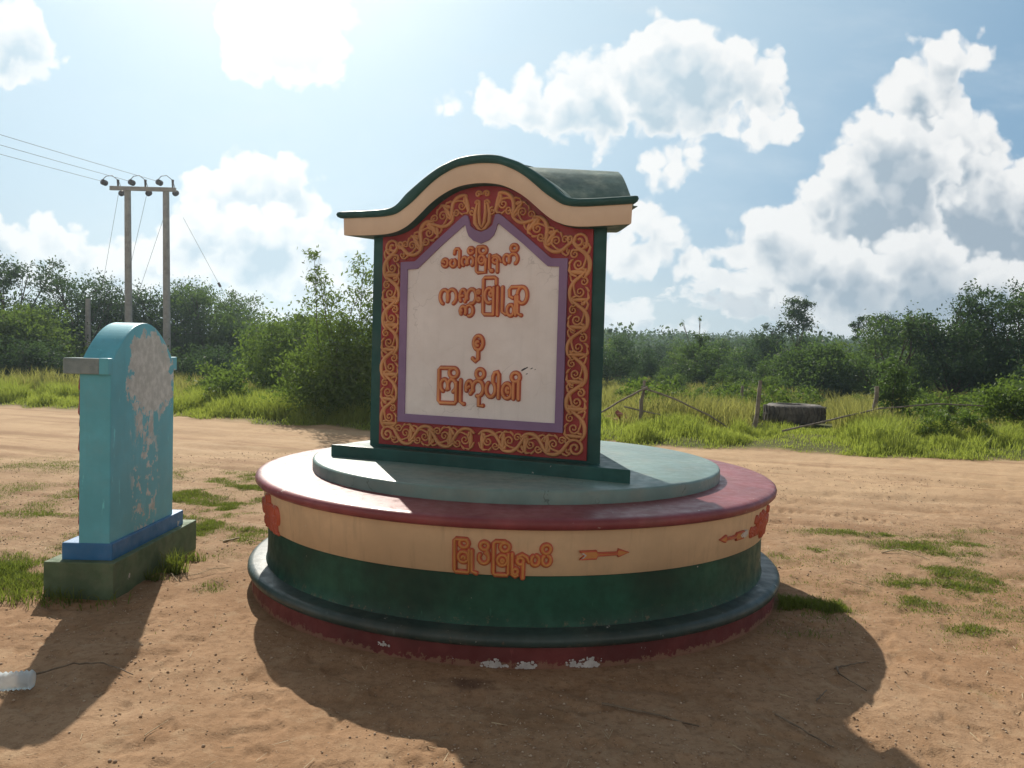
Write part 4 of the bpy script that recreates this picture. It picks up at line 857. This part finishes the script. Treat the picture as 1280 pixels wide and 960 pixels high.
# ------------------------------------------------------------------ utility poles and lines
PY = 30.0
def at30(px, py):                                                    # where a sight line reaches the poles' distance
    d = rt * ((px - 640) / 1000) + up * ((480 - py) / 1000) + fw; return Vector((0, 0, 1.5)) + d * (PY / d.y)
hp = thing('utility_poles', 'pair of grey concrete utility poles joined by a crossarm with insulators', 'utility pole', (-13.8, PY, gz(-13.8, PY)))
off = Vector(hp.location); tl, trp = at30(159.5, 234), at30(207.5, 239)
for p, foot in ((tl, -14.37), (trp, -12.94)):
    mb = MB(); b0 = Vector((foot, PY, hp.location.z - .1)); mb.tube([b0 - off, p - off], [.145, .115], 12); mb.build('pole', M['concrete'], hp, recalc=False)
z0 = at30(180, 237).z; xl, xr = at30(140, 237).x, at30(222, 240).x
mb = MB(); mb.box(xl - off.x, xr - off.x, -.19, -.115, z0 - .08 - off.z, z0 + .07 - off.z); mb.build('crossarm', M['concrete'], hp)
ins = []
for i, px in enumerate((137, 171, 205)):
    e = at30(px, 231); mb = MB()
    for q in range(4): mb.lathe([(.02, -.02 + q * .0), (.13, 0), (.13, .03), (.03, .055)], 12, center=(0, 0))
    prof_ = [(.03, -.16), (.12, -.15), (.125, -.11), (.06, -.09), (.12, -.07), (.125, -.03), (.06, -.01), (.12, .01), (.125, .05), (.03, .07)]
    mb = MB(); mb.lathe(prof_, 14); o = mb.build('insulator', M['insulator'], hp); o.location = e - off + Vector((0, -.45, 0)); o.rotation_euler = (PI / 2 - .1, 0, -.22); o.scale = (.85, .85, .85)
    mb = MB(); mb.lathe(prof_, 14); o2 = mb.build('insulator', M['insulator'], hp); q_ = at30(px + 10, 239); o2.location = q_ - off + Vector((0, .3, -.02)); o2.rotation_euler = (PI / 2 + .35, 0, .1); o2.scale = (.85, .85, .85)
    mb = MB(); a0 = e - off + Vector((0, -.55, .05)); a1 = q_ - off + Vector((0, .3, 0.1)); mb.tube([a0, a0.lerp(a1, .2) + Vector((0, 0, .22)), a0.lerp(a1, .5) + Vector((0, 0, .36)), a0.lerp(a1, .85) + Vector((0, 0, .30)), a1], .014, 5); mb.build('jumper_wire', M['wire'], hp, recalc=False)
    mb = MB(); pt = at30(px + 13, 236); mb.tube([pt - off + Vector((0, -.15, 0)), pt - off + Vector((0, -.15, .30))], [.03, .05], 6); mb.build('pin', M['insulator'], hp, recalc=False)
    s0 = e + Vector((0, -.5, .02)); dv = Vector((-.215, -.977, 0)); L = 48
    mb = MB(); base_ = s0.copy(); mb.tube([dv * (L * t) + Vector((0, 0, -.9 * 4 * t * (1 - t) * .5 + .5 * t)) for t in np.linspace(0, 1, 40)], .0075, 5)
    o = mb.build('power_line', M['wire'], None, recalc=False); o.location = s0
    tag(o, ('overhead line from the left insulator of the twin poles', 'overhead line from the middle insulator of the twin poles', 'overhead line from the right insulator of the twin poles')[i], 'power line', 'overhead lines running to the twin poles')
for (a_, b_) in (((148, 243), (108, 392)), ((183, 245), (136, 392)), ((206, 268), (150, 396)), ((229, 272), (292, 405))):
    p0, p1 = at30(*a_), at30(*b_); p1 = Vector((p1.x, PY + .8, p1.z)); p2 = p1 + (p1 - p0) * 1.0; mb = MB(); mb.tube([p0 - off, p2 - off], .0065, 5)
    o = mb.build('stay_wire', M['wire'], hp, recalc=False)
    if a_[0] == 229:
        q_ = p0.lerp(p1, .62); mb = MB(); mb.tube([q_ - off + (p1 - p0) * -.02, q_ - off + (p1 - p0) * .02], [.05, .05], 8); mb.build('stay_insulator', M['insulator'], o, recalc=False)
def small_pole(label, x, y, h, arm):
    t = thing('utility_pole', label, 'utility pole', (x, y, gz(x, y)))
    mb = MB(); mb.tube([(0, 0, -.2), (0, 0, h)], [.13, .09], 8); mb.build('pole', M['concrete'], t, recalc=False)
    if arm: mb = MB(); mb.box(-.8, .8, -.16, -.10, h - .35, h - .22); mb.build('crossarm', M['concrete'], t)
small_pole('distant single pole with a crossarm in front of the dark grove', -17.3, 46.5, 4.4, True)
small_pole('thin pale pole rising among the trees left of the twin poles', -16.2, 30.5, 3.35, False)

# ------------------------------------------------------------------ broken fence, tyre and rubbish beyond the road
def log(name, label, cat, pts, r0, r1, mat='grey_wood', group=None, wob=.015, seed=0):
    rg = random.Random(seed); P_ = [Vector(p) for p in pts]; fine = []
    for i in range(len(P_) - 1):
        for t in np.linspace(0, 1, 5, endpoint=False): fine.append(P_[i].lerp(P_[i + 1], t) + Vector((rg.uniform(-1, 1), rg.uniform(-1, 1), rg.uniform(-1, 1))) * wob)
    fine.append(P_[-1]); o0 = fine[0].copy(); mb = MB(); rad = [r0 + (r1 - r0) * i / (len(fine) - 1) for i in range(len(fine))]
    rad = [r_ * rg.uniform(.88, 1.12) for r_ in rad]; mb.tube([p - o0 for p in fine], rad, 7); o = mb.build(name, M[mat], None, recalc=False); o.location = o0; return tag(o, label, cat, group)
g0 = lambda x, y, h=0: (x, y, gz(x, y) + h)
log('fence_post', 'leaning wooden fence post beside the rubble, holding two sloping poles', 'fence post', [g0(2.50, 15.6, -.1), g0(2.58, 15.6, .92)], .04, .03, seed=1)
log('fence_post', 'upright wooden fence post left of the big tyre', 'fence post', [g0(4.58, 15.0, -.1), g0(4.66, 15.0, 1.0)], .043, .038, seed=2)
log('fence_post', 'upright wooden fence post right of the big tyre', 'fence post', [g0(7.08, 15.6, -.1), g0(7.12, 15.6, .92)], .045, .038, seed=3)
log('fence_post', 'short grey stake far back in the meadow', 'fence post', [g0(6.3, 22.0, -.1), g0(6.35, 22.0, .85)], .05, .04, seed=4)
log('bamboo_pole', 'pole sloping down left from the leaning post to the rubble', 'pole', [g0(2.62, 15.45, .80), g0(2.15, 15.4, .55), g0(1.72, 15.35, .30)], .02, .016, seed=5, wob=.004)
log('bamboo_pole', 'long pole sloping down right from the leaning post into the grass', 'pole', [g0(2.5, 15.50, .80), g0(3.1, 15.25, .60), g0(3.7, 15.0, .33), g0(4.15, 14.85, .05)], .019, .014, seed=6, wob=.004)
log('bamboo_pole', 'thin pole slung low across the leaning post', 'pole', [g0(2.22, 15.72, .40), g0(2.9, 15.5, .27), g0(3.45, 15.4, .16)], .016, .012, seed=7, wob=.004)
log('bamboo_pole', 'long curved bamboo resting across the right hand post and the grass', 'pole', [g0(4.95, 14.55, .10), g0(5.7, 14.7, .26), g0(7.1, 15.38, .50), g0(8.2, 15.4, .62), g0(9.1, 15.4, .60)], .018, .013, seed=8, wob=.004)
# big tractor tyre lying flat
ty = thing('tractor_tyre', 'big worn black tractor tyre lying flat in the grass between the posts', 'tyre', (6.2, 17.5, gz(6.2, 17.5) + .05), .2)
mb = MB(); mb.lathe([(.36, .05), (.40, .0), (.54, .0), (.60, .05), (.615, .12), (.615, .28), (.60, .35), (.54, .40), (.40, .40), (.36, .35), (.34, .28), (.34, .12), (.36, .05)], 48); mb.build('carcass', M['rubber'], ty)
mb = MB()
for i in range(30):
    a_ = 2 * PI * i / 30
    for s0, z0_, z1_ in ((0, .03, .19), (.10, .21, .37)):
        Q = []
        for z, da in ((z0_, 0), (z1_, .06 if s0 == 0 else -.06)):
            for rr_ in (.60, .652):
                for w in (-.032, .032): Q.append((rr_ * math.cos(a_ + s0 + da + w), rr_ * math.sin(a_ + s0 + da + w), z))
        mb.add(Q, [(0, 1, 3, 2), (4, 6, 7, 5), (0, 4, 5, 1), (2, 3, 7, 6), (0, 2, 6, 4), (1, 5, 7, 3)])
mb.build('tread', M['rubber'], ty)
def crumple(name, label, cat, x, y, s_, mat, seed, sub=3, flat=.5, lift=0.0):
    bm = bmesh.new(); bmesh.ops.create_icosphere(bm, subdivisions=sub, radius=1); rg = random.Random(seed)
    ph = [Vector((rg.gauss(0, 1), rg.gauss(0, 1), rg.gauss(0, 1))) * 2.2 for _ in range(7)]
    for v in bm.verts:
        k = 1 + sum(.10 * math.sin(p.dot(v.co) * 1.3 + i) for i, p in enumerate(ph)) + rg.uniform(-.05, .05); v.co = Vector((v.co.x * s_[0], v.co.y * s_[1], v.co.z * s_[2])) * k
    me = bpy.data.meshes.new(name); bm.to_mesh(me); bm.free(); o = obj(name, me, mat); o.location = (x, y, gz(x, y) + s_[2] * flat + lift); return tag(o, label, cat)
M['plastic_white'] = simple('white_plastic', (.6, .6, .6), (.75, .74, .74), 8, .4, .1)
crumple('plastic_bag', 'crumpled white plastic bag in the verge right of the right hand post', 'litter', 6.12, 13.15, (.10, .06, .05), M['plastic_white'], 3)
crumple('plastic_bag', 'small flat white plastic bag in the grass left of the right hand post', 'litter', 6.0, 13.9, (.11, .06, .025), M['plastic_white'], 4)
brick = simple('broken_brick', (.20, .06, .04), (.36, .13, .09), 9, .9, .4, 40)
rg = random.Random(4)
for i in range(16):
    x, y = 2.15 + rg.gauss(0, .22), 16.4 + rg.gauss(0, .25); s_ = rg.uniform(.05, .11)
    o = crumple('rubble_lump', 'reddish broken brick lump in the pile beside the leaning post', 'rubble', x, y, (s_, s_ * .8, s_ * .7), brick, 30 + i, 1, .6, max(0, .28 - .7 * math.hypot(x - 2.15, y - 16.4)) * rg.random()); o['group'] = 'rubble pile by the leaning post'

# ------------------------------------------------------------------ small things on the earth
def stick(label, pts, r_, seed, mat='dry_wood'):
    return log('dry_stick', label, 'stick', [g0(x, y, .008 + h) for x, y, h in pts], r_ * .75, r_ * .4, mat, None, .0025, seed)
stick('long curved twig across the shadow of the blue sign beside the plastic bottle', [(-2.12, 3.50, 0), (-1.98, 3.62, .015), (-1.84, 3.62, .02), (-1.67, 3.545, 0)], .006, 1)
stick('short twig inside the shadow at the lower right', [(1.14, 3.30, 0), (1.20, 3.16, .005), (1.28, 3.03, 0)], .006, 2)
stick('bent twig at the rounded edge of the plinth shadow', [(1.62, 3.84, 0), (1.58, 3.72, .01), (1.64, 3.56, 0)], .006, 3)
stick('thin twig pointing right at the edge of the plinth shadow', [(1.60, 3.82, 0), (1.70, 3.87, .004), (1.80, 3.93, 0)], .005, 4)
stick('long faint twig in the middle of the foreground shadow', [(.42, 3.36, 0), (.62, 3.28, .003), (.80, 3.20, 0)], .007, 5)
stick('pale straw stalk on the lit earth at the lower left', [(-1.36, 2.98, 0), (-1.33, 3.12, .01)], .003, 6, 'straw')
stick('pale dry stalk on the earth right of the plinth', [(2.30, 5.38, 0), (2.42, 5.20, .004)], .004, 7, 'straw')
stick('curved pale root lying in the turf at the right', [(2.95, 6.25, 0), (3.1, 6.28, .02), (3.22, 6.05, 0)], .008, 8, 'straw')
stick('pale splinter of wood beside the blue sign foundation', [(-2.16, 6.02, 0), (-2.06, 6.10, .01)], .014, 9, 'straw')
stick('forked twig near the right end of the foreground shadow', [(1.36, 3.42, 0), (1.42, 3.50, .01), (1.46, 3.56, 0)], .005, 10)
for i, (x, y, a_) in enumerate(((-2.10, 5.05, .4), (-2.0, 5.1, 1.1), (-2.06, 4.95, 2.2), (-1.98, 5.2, .2), (-2.12, 5.2, 2.7))):
    L = .16; s_ = stick('dry straw stalk heaped by the near corner of the blue sign', [(x, y, .01), (x + L * math.cos(a_), y + L * math.sin(a_), .02)], .0035, 20 + i, 'straw'); s_['group'] = 'dry stalks by the blue sign'
# clear ribbed plastic bottle, cut by the left side of the picture
pb, n, b = mat_new('clear_plastic'); b.inputs['Base Color'].default_value = (.80, .90, .95, 1); b.inputs['Roughness'].default_value = .3; b.inputs['Transmission Weight'].default_value = .6; b.inputs['IOR'].default_value = 1.2
bt = thing('plastic_bottle', 'clear ribbed plastic bottle lying in the shade of the blue sign at the left edge', 'bottle', (-2.03, 3.40, gz(-2.03, 3.40) + .040), math.radians(196))
prof_ = [(.004, .0), (.034, .0), (.042, .008)]
for i in range(10): z = .012 + i * .02; prof_ += [(.0445, z), (.0365, z + .010)]
prof_ += [(.043, .21), (.040, .235), (.024, .265), (.015, .285), (.014, .30)]
mb = MB(); P_ = len(prof_); mb.lathe(prof_, 28); mb.v = [(z, x, y * .92) for x, y, z in mb.v]; mb.build('bottle_body', pb, bt, recalc=False)
mb = MB(); mb.lathe([(.017, .292), (.0185, .296), (.0185, .312), (.003, .314)], 20); mb.v = [(z, x, y) for x, y, z in mb.v]; mb.build('cap', simple('blue_cap', (.05, .15, .45), (.07, .2, .5)), bt, recalc=False)

# ------------------------------------------------------------------ thin distance haze, added also to imitate lens veil over the trees
hz = bpy.data.materials.new('haze'); hz.use_nodes = True; n = NT(hz.node_tree); n.n.clear()
pv = n.new('ShaderNodeVolumePrincipled'); pv.inputs['Color'].default_value = (.70, .87, 1.0, 1); pv.inputs['Density'].default_value = HAZE; pv.inputs['Anisotropy'].default_value = .72
o = n.new('ShaderNodeOutputMaterial'); n.l.new(pv.outputs[0], o.inputs['Volume'])
mb = MB(); mb.box(-2800, 2800, -2800, 2800, float(GZ.min()) - 1.0, max(float(GZ.max()), float(V_wood[:, 2].max())) + 1.5); tag(mb.build('haze', hz), 'thin haze in the air, added also for the lens veil', None, None, 'stuff')
